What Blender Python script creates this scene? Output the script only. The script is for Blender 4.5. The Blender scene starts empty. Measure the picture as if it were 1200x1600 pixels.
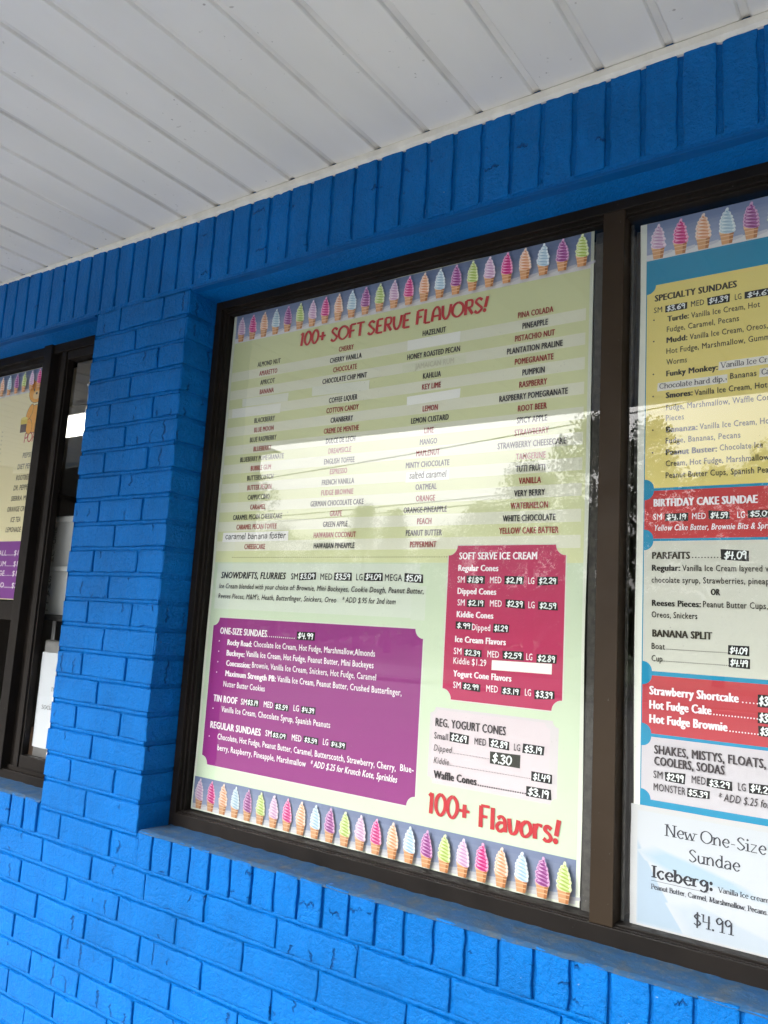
import bpy, bmesh, math, random
from mathutils import Vector, Matrix, noise
R = math.radians
SC = bpy.context.scene
COL = SC.collection
random.seed(11)

# ------------------------------------------------------------------ camera, sky, sun, exposure
cd = bpy.data.cameras.new("Camera")
cam = bpy.data.objects.new("Camera", cd)
COL.objects.link(cam)
cam.location = (1.5852, -1.3217, 1.6)
cam.rotation_euler = (1.7158, -0.0590, 0.6030)
cd.sensor_fit = 'HORIZONTAL'
cd.sensor_width = 36.0
cd.lens = 36.0 * 1255.3 / 1200.0
cd.clip_start = 0.02
cd.clip_end = 2000
SC.camera = cam

SUN_EL, SUN_AZ = 33.0, 238.0          # azimuth: direction towards the sun, degrees counter-clockwise from +x
sv = Vector((math.cos(R(SUN_EL)) * math.cos(R(SUN_AZ)), math.cos(R(SUN_EL)) * math.sin(R(SUN_AZ)), math.sin(R(SUN_EL))))
W = bpy.data.worlds.new("World")
SC.world = W
W.use_nodes = True
wn = W.node_tree
bg = wn.nodes['Background']
sky = wn.nodes.new('ShaderNodeTexSky')
sky.sky_type = 'NISHITA'
sky.sun_disc = False
sky.sun_elevation = R(SUN_EL)
sky.sun_rotation = R(90 - SUN_AZ)
sky.air_density = 1.6
sky.dust_density = 5.0
sky.ozone_density = 1.0
hs = wn.nodes.new('ShaderNodeHueSaturation')      # an overcast sky has little colour
hs.inputs['Saturation'].default_value = 0.10
wn.links.new(sky.outputs[0], hs.inputs['Color'])
tc = wn.nodes.new('ShaderNodeTexCoord')           # overcast: the zenith is brighter than the horizon
sx_ = wn.nodes.new('ShaderNodeSeparateXYZ')
wn.links.new(tc.outputs['Generated'], sx_.inputs[0])
ml = wn.nodes.new('ShaderNodeMath'); ml.operation = 'MULTIPLY_ADD'; ml.use_clamp = False
wn.links.new(sx_.outputs['Z'], ml.inputs[0]); ml.inputs[1].default_value = 1.1; ml.inputs[2].default_value = 0.34
vm = wn.nodes.new('ShaderNodeVectorMath'); vm.operation = 'SCALE'
wn.links.new(hs.outputs[0], vm.inputs[0]); wn.links.new(ml.outputs[0], vm.inputs['Scale'])
wn.links.new(vm.outputs[0], bg.inputs['Color'])
bg.inputs['Strength'].default_value = 0.15
sd = bpy.data.lights.new("Sun", 'SUN')
sd.energy = 0.5
sd.angle = R(31)
sd.color = (1.0, 0.97, 0.93)
so = bpy.data.objects.new("Sun", sd)
COL.objects.link(so)
so.rotation_euler = sv.to_track_quat('Z', 'Y').to_euler()
SC.view_settings.view_transform = 'Standard'
SC.view_settings.look = 'None'
SC.view_settings.gamma = 1.0
SC.view_settings.exposure = 2.06
SC.cycles.max_bounces = 10
SC.cycles.diffuse_bounces = 6
SC.cycles.transparent_max_bounces = 24
SC.cycles.caustics_reflective = False
SC.cycles.use_denoising = True

# ------------------------------------------------------------------ helpers
def lin(r, g, b):
    f = lambda c: (c / 255 / 12.92) if c <= 10.3 else ((c / 255 + 0.055) / 1.055) ** 2.4
    return (f(r), f(g), f(b), 1.0)

def tag(o, label=None, cat=None, group=None, kind=None):
    if label: o['label'] = label
    if cat: o['category'] = cat
    if group: o['group'] = group
    if kind: o['kind'] = kind
    return o

def empty(name, loc=(0, 0, 0), parent=None):
    o = bpy.data.objects.new(name, None)
    o.empty_display_size = 0.1
    COL.objects.link(o)
    o.location = loc
    if parent: put(o, parent)
    return o

def put(o, parent):
    """parent o while its coordinates stay world coordinates"""
    o.parent = parent
    def origin(q):
        if q is None: return Vector((0, 0, 0))
        return Vector(q.location) + (origin(q.parent) + q.matrix_parent_inverse.translation if q.parent else Vector((0, 0, 0)))
    o.matrix_parent_inverse = Matrix.Translation(-origin(parent))
    return o

class MB:
    """collects faces, builds ONE mesh object"""
    def __init__(s):
        s.v = []; s.f = []; s.uv = []; s.mi = []; s.sm = []
    def poly(s, pts, uv=None, mi=0, sm=False):
        n = len(s.v); s.v += [tuple(p) for p in pts]
        s.f.append(tuple(range(n, n + len(pts)))); s.uv.append(uv); s.mi.append(mi); s.sm.append(sm)
    def mesh(s, vs, fs, mi=0, sm=False):
        n = len(s.v); s.v += [tuple(p) for p in vs]
        for f in fs:
            s.f.append(tuple(i + n for i in f)); s.uv.append(None); s.mi.append(mi); s.sm.append(sm)
    def box(s, x0, x1, y0, y1, z0, z1, ch=0.0, mi=0):
        if ch <= 0:
            vs = [(x, y, z) for z in (z0, z1) for y in (y0, y1) for x in (x0, x1)]
            fs = [(0, 2, 3, 1), (4, 5, 7, 6), (0, 1, 5, 4), (2, 6, 7, 3), (0, 4, 6, 2), (1, 3, 7, 5)]
            s.mesh(vs, fs, mi); return
        bm = bmesh.new()
        bmesh.ops.create_cube(bm, size=1.0)
        for v in bm.verts:
            v.co = ((x0 + x1) / 2 + v.co.x * (x1 - x0), (y0 + y1) / 2 + v.co.y * (y1 - y0), (z0 + z1) / 2 + v.co.z * (z1 - z0))
        bmesh.ops.bevel(bm, geom=bm.edges[:], offset=ch, segments=2, profile=0.5, affect='EDGES')
        bm.verts.index_update()
        s.mesh([v.co[:] for v in bm.verts], [[v.index for v in f.verts] for f in bm.faces], mi)
        bm.free()
    def tube(s, pts, rad, n=8, mi=0, cap=True):
        pts = [Vector(p) for p in pts]
        rads = rad if isinstance(rad, (list, tuple)) else [rad] * len(pts)
        rings = []
        for i, p in enumerate(pts):
            d = (pts[min(i + 1, len(pts) - 1)] - pts[max(i - 1, 0)]).normalized()
            a = d.orthogonal().normalized() if abs(d.z) > .99 else d.cross(Vector((0, 0, 1))).normalized()
            b = d.cross(a)
            rings.append([p + (a * math.cos(t) + b * math.sin(t)) * rads[i] for t in [2 * math.pi * k / n for k in range(n)]])
        vs = [v for r in rings for v in r]; fs = []
        for i in range(len(pts) - 1):
            for k in range(n):
                fs.append((i * n + k, i * n + (k + 1) % n, (i + 1) * n + (k + 1) % n, (i + 1) * n + k))
        if cap:
            fs.append(tuple(range(n))[::-1]); fs.append(tuple((len(pts) - 1) * n + k for k in range(n)))
        s.mesh(vs, fs, mi, True)
    def build(s, name, mats, parent=None):
        me = bpy.data.meshes.new(name)
        me.from_pydata(s.v, [], s.f)
        if not isinstance(mats, (list, tuple)): mats = [mats]
        for m in mats: me.materials.append(m)
        me.polygons.foreach_set('material_index', s.mi)
        me.polygons.foreach_set('use_smooth', s.sm)
        if any(u is not None for u in s.uv):
            l = me.uv_layers.new(name='UVMap')
            i = 0
            for f, u in zip(s.f, s.uv):
                for k in range(len(f)):
                    l.data[i].uv = u[k] if u is not None else (0, 0)
                    i += 1
        me.validate(); me.update()
        o = bpy.data.objects.new(name, me)
        COL.objects.link(o)
        if parent: put(o, parent)
        return o

class NT:
    """terse node building"""
    def __init__(s, name):
        s.m = bpy.data.materials.new(name); s.m.use_nodes = True
        s.t = s.m.node_tree; s.b = s.t.nodes['Principled BSDF']; s.out = s.t.nodes['Material Output']
    def n(s, kind, **kw):
        x = s.t.nodes.new('ShaderNode' + kind)
        for k, v in kw.items():
            if k[0] == '_': setattr(x, k[1:], v)
        return x
    def l(s, a, b): s.t.links.new(a, b)
    def set(s, **kw):
        for k, v in kw.items(): s.b.inputs[k.replace('_', ' ')].default_value = v
        return s
    def noise(s, vec, scale, detail=4, rough=.55):
        x = s.n('TexNoise'); x.inputs['Scale'].default_value = scale; x.inputs['Detail'].default_value = detail
        x.inputs['Roughness'].default_value = rough
        if vec is not None: s.l(vec, x.inputs['Vector'])
        return x.outputs['Fac']
    def mapv(s, vec, scale=(1, 1, 1)):
        x = s.n('Mapping'); x.inputs['Scale'].default_value = scale; s.l(vec, x.inputs['Vector']); return x.outputs[0]
    def ramp(s, fac, stops):
        x = s.n('ValToRGB'); e = x.color_ramp.elements
        while len(e) < len(stops): e.new(.5)
        for q, (p, c) in zip(e, stops): q.position = p; q.color = c if len(c) == 4 else (*c, 1)
        s.l(fac, x.inputs[0]); return x.outputs[0]
    def math(s, op, a, b=None, c=None, clamp=False):
        x = s.n('Math'); x.operation = op; x.use_clamp = clamp
        for i, q in enumerate((a, b, c)):
            if q is None: continue
            if isinstance(q, (int, float)): x.inputs[i].default_value = q
            else: s.l(q, x.inputs[i])
        return x.outputs[0]
    def mix(s, fac, a, b):
        x = s.n('Mix'); x.data_type = 'RGBA'
        for sock, q in ((x.inputs[0], fac), (x.inputs[6], a), (x.inputs[7], b)):
            if isinstance(q, (int, float)): sock.default_value = q
            elif isinstance(q, tuple): sock.default_value = q
            else: s.l(q, sock)
        return x.outputs[2]
    def bump(s, h, strength, dist, prev=None):
        x = s.n('Bump'); x.inputs['Strength'].default_value = strength; x.inputs['Distance'].default_value = dist
        s.l(h, x.inputs['Height'])
        if prev is not None: s.l(prev, x.inputs['Normal'])
        return x.outputs[0]
    def obj(s): return s.n('TexCoord').outputs['Object']
    def uv(s): return s.n('TexCoord').outputs['UV']

def simple(name, col, rough=.5, metal=0.0, var=0.0, scale=8, bump=0.0, bscale=60, bdist=.002, spec=.5):
    m = NT(name); v = m.obj()
    m.set(Roughness=rough, Metallic=metal); m.b.inputs['Specular IOR Level'].default_value = spec
    if var > 0:
        f = m.noise(v, scale)
        a = tuple(c * (1 - var) for c in col[:3]) + (1,); b = tuple(min(1, c * (1 + var)) for c in col[:3]) + (1,)
        m.l(m.ramp(f, [(.3, a), (.7, b)]), m.b.inputs['Base Color'])
    else: m.b.inputs['Base Color'].default_value = col
    if bump > 0: m.l(m.bump(m.noise(v, bscale), bump, bdist), m.b.inputs['Normal'])
    return m.m

# ------------------------------------------------------------------ materials
BLUE = (0.006, 0.120, 0.56, 1)
def mat_paint(name, uvmode=True):
    """blue masonry paint; on bricks the uv runs along each brick (u) and up it (v)"""
    m = NT(name); v = m.obj(); u = m.uv()
    big = m.noise(v, 5, 3); huge = m.noise(v, 1.7, 3); coat = m.noise(m.mapv(v, (60, 60, 14)), 1, 4, .65)
    c = m.ramp(m.math('ADD', m.math('MULTIPLY', big, .45), m.math('ADD', m.math('MULTIPLY', huge, .3), m.math('MULTIPLY', coat, .25))),
               [(.36, (0.0004, 0.098, 0.335, 1)), (.64, (0.0008, 0.150, 0.52, 1))])
    ob = v
    # worn paint: darker craters and a few chips of bare brick
    pit = m.noise(v, 190, 3, .6)
    c = m.mix(m.math('MULTIPLY', m.ramp(pit, [(.30, (1, 1, 1)), (.38, (0, 0, 0))]), .55), c, (0.002, 0.07, 0.26, 1))
    chip = m.noise(v, 33, 5, .7)
    cm = m.ramp(chip, [(.70, (0, 0, 0)), (.725, (1, 1, 1))])
    c = m.mix(m.math('MULTIPLY', cm, .8), c, (0.05, 0.07, 0.11, 1))
    fl = m.math('MULTIPLY', m.ramp(m.noise(v, 120, 2, .5), [(.755, (0, 0, 0)), (.775, (1, 1, 1))]), m.ramp(m.noise(v, 3.5, 2), [(.5, (0, 0, 0)), (.6, (1, 1, 1))]))
    c = m.mix(m.math('MULTIPLY', fl, .8), c, (0.30, 0.40, 0.55, 1))
    h1 = m.noise(v, 420, 3, .6)
    h2 = m.noise(v, 95, 4, .6)
    nrm = m.bump(m.noise(v, 38, 3), .35, .0040)
    nrm = m.bump(h2, 1.0, .0040, nrm)
    nrm = m.bump(m.noise(v, 300, 4, .7), .9, .0020, nrm)
    nrm = m.bump(pit, .3, .0015, nrm)
    if uvmode:
        # drag marks and cracks of a wire-cut brick run across its short side
        su = m.mapv(u, (90, 9, 1))
        drag = m.noise(su, 1, 3, .6)
        mask = m.ramp(m.noise(m.mapv(u, (9, 9, 9)), 1, 2), [(.48, (0, 0, 0)), (.66, (1, 1, 1))])
        nrm = m.bump(m.math('MULTIPLY', drag, mask), .5, .0030, nrm)
        wob = m.noise(m.mapv(u, (22, 60, 1)), 1, 4, .65)
        sep = m.n('SeparateXYZ'); m.l(u, sep.inputs[0])
        line = m.math('ADD', m.math('MULTIPLY', sep.outputs[0], 19.0), m.math('MULTIPLY', wob, .8))
        fr = m.math('ABSOLUTE', m.math('SUBTRACT', m.math('FRACT', line), .5))
        crack = m.ramp(fr, [(.0, (1, 1, 1)), (.022, (.9, .9, .9)), (.05, (0, 0, 0))])
        cmask = m.ramp(m.noise(m.mapv(u, (7, 12, 1)), 1, 2), [(.60, (0, 0, 0)), (.625, (1, 1, 1))])
        cr = m.math('MULTIPLY', crack, cmask)
        c = m.mix(m.math('MULTIPLY', cr, .6), c, (0.002, 0.035, 0.18, 1))
        inv = m.math('SUBTRACT', 1.0, cr)
        nrm = m.bump(inv, 1.0, .005, nrm)
    m.l(c, m.b.inputs['Base Color']); m.l(nrm, m.b.inputs['Normal'])
    m.set(Roughness=.36); m.b.inputs['Specular IOR Level'].default_value = .11
    return m.m

def mat_sill():
    m = NT('dusty_blue_sill'); v = m.obj()
    a = m.noise(v, 22, 6, .65); b = m.noise(v, 90, 5, .7)
    c = m.ramp(a, [(.32, (0.004, 0.070, 0.20, 1)), (.52, (0.014, 0.070, 0.16, 1)), (.72, (0.065, 0.085, 0.10, 1))])
    c = m.mix(m.ramp(b, [(.53, (0, 0, 0)), (.75, (.75, .75, .75))]), c, (0.12, 0.12, 0.115, 1))
    m.l(c, m.b.inputs['Base Color']); m.l(m.bump(b, .6, .003), m.b.inputs['Normal'])
    m.set(Roughness=.8)
    return m.m

def mat_soffit():
    m = NT('white_soffit_vinyl'); v = m.obj()
    c = m.ramp(m.noise(m.mapv(v, (1, .35, 1)), 3.2, 5), [(.3, (0.67, 0.665, 0.63, 1)), (.7, (0.77, 0.76, 0.72, 1))])
    st = m.noise(m.mapv(v, (1, 1, 1)), 75, 2, .5); ms = m.noise(v, 4.5, 3)
    spot = m.math('MULTIPLY', m.ramp(st, [(.70, (0, 0, 0)), (.74, (1, 1, 1))]), m.ramp(ms, [(.5, (0, 0, 0)), (.62, (1, 1, 1))]))
    c = m.mix(m.math('MULTIPLY', spot, .6), c, (0.16, 0.14, 0.11, 1))
    m.l(c, m.b.inputs['Base Color']); m.set(Roughness=.45)
    m.l(m.bump(m.noise(m.mapv(v, (30, 3, 30)), 4), .06, .002), m.b.inputs['Normal'])
    return m.m

def mat_print():
    """everything printed or written: the ink's own colour is stored per face"""
    m = NT('printed_ink'); v = m.obj()
    a = m.n('Attribute'); a.attribute_name = 'ink'
    m.l(a.outputs['Color'], m.b.inputs['Base Color'])
    w = m.noise(v, 6, 3); w2 = m.noise(v, 40, 3)
    m.l(m.bump(w2, .05, .002, m.bump(w, .10, .01)), m.b.inputs['Normal'])
    m.set(Roughness=.42); m.b.inputs['Specular IOR Level'].default_value = .3
    return m.m

def mat_glass():
    """thin window pane: what passes straight through plus the mirror image of both faces"""
    m = NT('window_glass')
    m.t.nodes.remove(m.b)
    tr = m.n('BsdfTransparent'); tr.inputs[0].default_value = (.985, .99, .985, 1)
    gl = m.n('BsdfGlossy'); gl.inputs['Roughness'].default_value = 0.0; gl.inputs['Color'].default_value = (1, 1, 1, 1)
    fr = m.n('Fresnel'); fr.inputs[0].default_value = 1.5
    ge = m.n('NewGeometry')
    f = m.math('MULTIPLY', m.math('MULTIPLY', fr.outputs[0], 1.2), m.math('SUBTRACT', 1.0, ge.outputs['Backfacing']), clamp=True)
    # a few dry smears and dust specks
    dv = m.obj()
    dust = m.n('BsdfDiffuse'); dust.inputs[0].default_value = (.75, .75, .73, 1)
    sp = m.math('MULTIPLY', m.ramp(m.noise(dv, 260, 2), [(.735, (0, 0, 0)), (.77, (1, 1, 1))]), m.ramp(m.noise(dv, 9, 3), [(.5, (0, 0, 0)), (.68, (.5, .5, .5))]))
    mx = m.n('MixShader'); m.l(f, mx.inputs[0]); m.l(tr.outputs[0], mx.inputs[1]); m.l(gl.outputs[0], mx.inputs[2])
    m2 = m.n('MixShader'); m.l(sp, m2.inputs[0]); m.l(mx.outputs[0], m2.inputs[1]); m.l(dust.outputs[0], m2.inputs[2])
    m.l(m2.outputs[0], m.out.inputs[0])
    return m.m

def mat_frame(name, lo, hi):
    m = NT(name); v = m.obj()
    c = m.ramp(m.noise(v, 7, 4), [(.3, lo), (.7, hi)])
    d = m.noise(v, 150, 3, .6); k = m.noise(v, 12, 3)
    spk = m.math('MULTIPLY', m.ramp(d, [(.71, (0, 0, 0)), (.76, (1, 1, 1))]), m.ramp(k, [(.48, (0, 0, 0)), (.6, (1, 1, 1))]))
    c = m.mix(m.math('MULTIPLY', spk, .7), c, (0.25, 0.25, 0.24, 1))
    m.l(c, m.b.inputs['Base Color'])
    m.l(m.ramp(m.noise(v, 20, 4), [(.3, (.42, .42, .42)), (.7, (.60, .60, .60))]), m.b.inputs['Roughness'])
    m.set(Metallic=.0); m.b.inputs['Specular IOR Level'].default_value = .15
    m.l(m.bump(m.noise(v, 120, 3), .04, .001), m.b.inputs['Normal'])
    return m.m

def mat_leaf(name, a, b):
    m = NT(name)
    g = m.n('NewGeometry')
    m.l(m.ramp(g.outputs['Random Per Island'], [(0, a), (1, b)]), m.b.inputs['Base Color'])
    m.set(Roughness=.6)
    return m.m

def mat_asphalt():
    m = NT('worn_asphalt'); v = m.obj()
    c = m.ramp(m.noise(v, .35, 5), [(.3, (0.13, 0.13, 0.13, 1)), (.7, (0.20, 0.197, 0.19, 1))])
    c = m.mix(m.math('MULTIPLY', m.noise(v, 160, 2), .5), c, (0.24, 0.235, 0.23, 1))
    m.l(c, m.b.inputs['Base Color']); m.set(Roughness=.85)
    m.l(m.bump(m.noise(v, 180, 3), .4, .005), m.b.inputs['Normal'])
    return m.m

M = dict(
    brick=mat_paint('blue_painted_brick'), mortar=mat_paint('blue_painted_mortar', False), sill=mat_sill(), soffit=mat_soffit(),
    steel=simple('blue_painted_steel', (0.0006, 0.080, 0.29, 1), .5, var=.10, scale=9, bump=.12, bscale=80, spec=.12),
    print=mat_print(), glass=mat_glass(), frame=mat_frame('black_bronze_aluminium', (0.009, 0.0075, 0.0065, 1), (0.017, 0.0135, 0.0112, 1)),
    mull=mat_frame('bronze_aluminium', (0.030, 0.0200, 0.0120, 1), (0.040, 0.0275, 0.017, 1)),
    groove=simple('soffit_groove', (0.66, 0.65, 0.615, 1), .6, var=.15, scale=5),
    trim=simple('white_trim', lin(216, 215, 209), .5, var=.1, scale=30, bump=.2),
    rubber=simple('black_gasket', (0.006, 0.006, 0.006, 1), .6),
    gap=simple('dark_tape', (0.035, 0.032, 0.027, 1), .7, var=.5, scale=70),
    inwall=simple('interior_wall', (0.11, 0.10, 0.085, 1), .7, var=.15, scale=3),
    inceil=simple('interior_ceiling', (0.50, 0.48, 0.42, 1), .8, var=.1, scale=3),
    infloor=simple('interior_floor', (0.10, 0.08, 0.06, 1), .6, var=.2),
    counter=simple('brown_counter', (0.10, 0.055, 0.03, 1), .5, var=.3, scale=14),
    steelin=simple('stainless_steel', (0.45, 0.45, 0.45, 1), .35, metal=.9, var=.15),
    plastic=simple('white_plastic', (0.72, 0.73, 0.72, 1), .4),
    paper=simple('white_paper', (0.80, 0.81, 0.83, 1), .7),
    roof=simple('grey_roofing', (0.15, 0.15, 0.15, 1), .8, var=.2),
    fascia=simple('white_fascia', (0.7, 0.7, 0.68, 1), .5, var=.08),
    concrete=simple('concrete_walk', (0.36, 0.35, 0.335, 1), .85, var=.18, scale=2.5, bump=.3, bscale=120, bdist=.004),
    asphalt=mat_asphalt(),
    line=simple('road_paint', (0.35, 0.34, 0.30, 1), .7, var=.15, scale=10),
    grass=simple('mown_grass', (0.05, 0.085, 0.025, 1), .9, var=.4, scale=2, bump=.5, bscale=50, bdist=.03),
    bark=simple('tree_bark', (0.06, 0.045, 0.035, 1), .9, var=.3, bump=.6, bscale=25, bdist=.02),
    wood=simple('weathered_pole', (0.10, 0.075, 0.055, 1), .85, var=.25),
    wire=simple('black_cable', (0.01, 0.01, 0.01, 1), .5),
    leafA=mat_leaf('leaf_green', (0.030, 0.055, 0.016, 1), (0.075, 0.115, 0.032, 1)),
    leafB=mat_leaf('leaf_dark', (0.020, 0.042, 0.016, 1), (0.05, 0.085, 0.03, 1)),
)

# ------------------------------------------------------------------ the shop: painted brick wall, two windows, canopy
D = 0.094                      # window frames sit this far behind the brick face
C = 0.0677                     # brick course
SHOP = empty('ice_cream_shop', (0, 0, 0))
tag(SHOP, 'bright blue painted brick shop wall with dark framed windows under a white canopy soffit', 'shop building')

rng = random.Random(5)
def brick(mb, x0, x1, z0, z1, depth=.03, up=False, ynear=None, right=False, left=False):
    """one brick: irregular rounded face at y = 0, sides running back to y = depth; uv along its length"""
    y0 = rng.uniform(-.0008, .0008) if ynear is None else ynear
    n = 3
    jx = lambda: rng.gauss(0, .0005)
    ou, ov = rng.uniform(0, 40), rng.uniform(0, 40)
    def outline(inset, y, jit):
        a, b, c, d = x0 + inset, x1 - inset, z0 + inset, z1 - inset
        pts = []
        nx, nz = (max(2, int((x1 - x0) / .02)), max(2, int((z1 - z0) / .02)))
        for i in range(nx): pts.append((a + (b - a) * i / nx, c, 0))
        for i in range(nz): pts.append((b, c + (d - c) * i / nz, 1))
        for i in range(nx): pts.append((b - (b - a) * i / nx, d, 2))
        for i in range(nz): pts.append((a, d - (d - c) * i / nz, 3))
        return pts
    base = outline(0, 0, 0)
    jit = [(rng.gauss(0, .0009), rng.gauss(0, .0009)) for _ in base]
    for q in range(len(jit)):
        if rng.random() < .06: jit[q] = (jit[q][0] + (.0022 if base[q][0] < (x0 + x1) / 2 else -.0022), jit[q][1] + (.0022 if base[q][1] < (z0 + z1) / 2 else -.0022))
    tx, tz = rng.gauss(0, .006), rng.gauss(0, .006)      # a brick laid a touch out of plane
    cx, cz = (x0 + x1) / 2, (z0 + z1) / 2
    rings = []
    for inset, yy in ((0, depth), (0, .0026), (.0006, .0008), (.0018, .0001), (.006, 0)):
        o = outline(inset, yy, 0)
        r = []
        for (x, z, s), (jx_, jz_) in zip(o, jit):
            k = 1.0 if yy < depth else 0
            if yy >= depth: y = depth
            else: y = y0 + yy + (x - cx) * tx + (z - cz) * tz
            r.append((x + jx_ * k, y, z + jz_ * k))
        rings.append(r)
    vs = [p for r in rings for p in r]; N = len(base)
    def uvp(p):
        return ((p[2] - z0 + ou, p[0] - x0 + ov) if up else (p[0] - x0 + ou + p[1], p[2] - z0 + ov))
    b0 = len(mb.v); mb.v += vs
    for i in range(len(rings) - 1):
        for k in range(N):
            f = (i * N + k, i * N + (k + 1) % N, (i + 1) * N + (k + 1) % N, (i + 1) * N + k)
            mb.f.append(tuple(q + b0 for q in f)); mb.uv.append([uvp(vs[q]) for q in f]); mb.mi.append(0); mb.sm.append(i > 0)
    f = tuple((len(rings) - 1) * N + k for k in range(N))
    mb.f.append(tuple(q + b0 for q in f)); mb.uv.append([uvp(vs[q]) for q in f]); mb.mi.append(0); mb.sm.append(True)

# brick courses: z of the lower edge of each brick row
LW0, LW1 = -1.95, -0.392        # left opening
RW0, RW1 = 0.0, 2.215           # right opening
rows = []
for k in range(19): rows.append((2.3828 - k * C, k))
rows += [(1.0905, 19), (1.0185, 20)]
wall = MB()
J = .0120; JH = .0085
for z0, k in rows:                                   # piers beside the windows
    z1 = (2.458 if k == 0 else rows[k - 1][0]) - J
    cuts = [-.2855, -.1055] if k % 2 == 0 else [-.2085]
    if k == 20: cuts = [-.3038, -.0959]
    xs = [LW1 + rng.uniform(-.004, .003)] + cuts + [0.0 + rng.uniform(-.0015, .0015) + (.008 if k == 20 else 0)]
    for a, b in zip(xs[:-1], xs[1:]):
        brick(wall, a + (JH if a != xs[0] else 0), b, z0, z1, depth=.12)
    for px0, px1 in ((-4.2, LW0), (RW1, 4.6)):        # outer piers
        x = px0 + (0 if k % 2 else .1016); lastx = px0
        while lastx < px1 - .02:
            nx = min(x + .2033, px1)
            if nx - lastx > .02: brick(wall, lastx, nx - (JH if nx < px1 else 0), z0, z1, depth=.12)
            lastx = nx; x = nx
k = 0
z = 1.0060
while z > 0.02:                                      # running bond below the sills
    z0 = z - C + J
    off = .2473 if k % 2 == 0 else .1596
    i0 = int((-4.2 - off) / .2033)
    for i in range(i0, 22):
        x1 = off + i * .2033 + rng.gauss(0, .0015)
        brick(wall, x1 - .2033 + JH, x1, z0, z, depth=.03)
    z -= C; k += 1
wall.build('brick_courses', M['brick'], SHOP)

def sheet(mb, x0, x1, z0, z1, y, step, amp, seed, normal='y'):
    nx = max(1, int((x1 - x0) / step)); nz = max(1, int((z1 - z0) / step))
    vs = []
    for j in range(nz + 1):
        for i in range(nx + 1):
            x = x0 + (x1 - x0) * i / nx; zz = z0 + (z1 - z0) * j / nz
            q = noise.noise(Vector((x * 38, zz * 38, seed))) * amp + noise.noise(Vector((x * 11, zz * 11, seed + 5))) * amp
            vs.append((x, y + q, zz) if normal == 'y' else (y + q, x, zz))
    fs = []
    for j in range(nz):
        for i in range(nx):
            a = j * (nx + 1) + i
            f = (a, a + 1, a + nx + 2, a + nx + 1)
            fs.append(f if normal == 'y' else f)
    mb.mesh(vs, fs, 0, True)

mo = MB()                                            # mortar, a few millimetres behind the brick faces
sheet(mo, LW1 + .004, -.0045, 1.0, 2.458, .0050, .012, .0008, 1)
sheet(mo, .0, .12, 1.09, 2.45, -.0045, .012, .0008, 2, 'x')
sheet(mo, .0, .12, 1.09, 2.45, LW1 + .004, .012, .0008, 2, 'x')
sheet(mo, -1.2, 1.7, .55, 1.0925, .0050, .012, .0009, 3)
mo.box(-4.2, LW0, .006, .12, 1.0, 2.458); mo.box(RW1, 4.6, .006, .12, 1.0, 2.458)
mo.box(-4.2, 4.6, .0085, .12, -.02, 1.0900)
def bed(x0, x1, zc, h):                              # bed joints are fuller than the upright ones
    n = int((x1 - x0) / .012); vs = []
    for i in range(n + 1):
        x = x0 + (x1 - x0) * i / n; w1 = noise.noise(Vector((x * 30, zc * 50, 1))) * .0007; w2 = noise.noise(Vector((x * 14, zc * 50, 8))) * .0009
        vs += [(x, .009, zc - h), (x, .0042 + w2, zc - h * .8 + w1), (x, .0026 + w2, zc + w1), (x, .0030 + w2, zc + h * .8 + w1), (x, .009, zc + h)]
    mo.mesh(vs, [(i * 5 + k, i * 5 + 5 + k, i * 5 + 6 + k, i * 5 + 1 + k) for i in range(n) for k in range(4)], 0, True)
for z0, k in rows:
    bed(LW1 + .003, -.003, z0 - J / 2, J * .5)
for k in range(7): bed(-1.2, 1.7, 1.0060 - k * C + J / 2, J * .5)
mo.build('mortar_joints', M['mortar'], SHOP)

sol = MB()                                           # soldier course above the windows
P = .0648
for i in range(-66, 70):
    x = .0708 + i * P
    brick(sol, x + .0050 - .0005, x + P - .0050, 2.4555, 2.668, depth=.03, up=True)
sheet(sol, -1.3, 1.7, 2.4425, 2.672, .0058, .012, .0010, 8)
sol.box(-4.2, 4.6, .0085, .12, 2.4425, 2.672)
# mortar fillet between the bricks' feet and the steel
sheet(sol, -1.3, 1.7, 2.4475, 2.4595, .0012, .006, .0010, 21)
so_ = sol.build('soldier_course', M['brick'], SHOP)

def lintel(x0, x1):
    b = MB(); n = 60
    prof = [(-.0025, 2.4405), (-.0025, 2.4462), (.11, 2.4575), (.11, 2.4500)]
    vs = []
    for i in range(n + 1):
        x = x0 + (x1 - x0) * i / n; s = noise.noise(Vector((x * 3, 0, 4))) * .0012
        vs += [(x, y, zz + s) for y, zz in prof]
    fs = []
    for i in range(n):
        for k in range(4):
            fs.append((i * 4 + k, i * 4 + (k + 1) % 4, i * 4 + 4 + (k + 1) % 4, i * 4 + 4 + k))
    fs += [(0, 3, 2, 1), tuple(n * 4 + k for k in range(4))]
    b.mesh(vs, fs)
    b.build('steel_lintel', M['steel'], SHOP)
lintel(.010, RW1 - .004); lintel(LW0 + .004, LW1 - .006)

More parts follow.
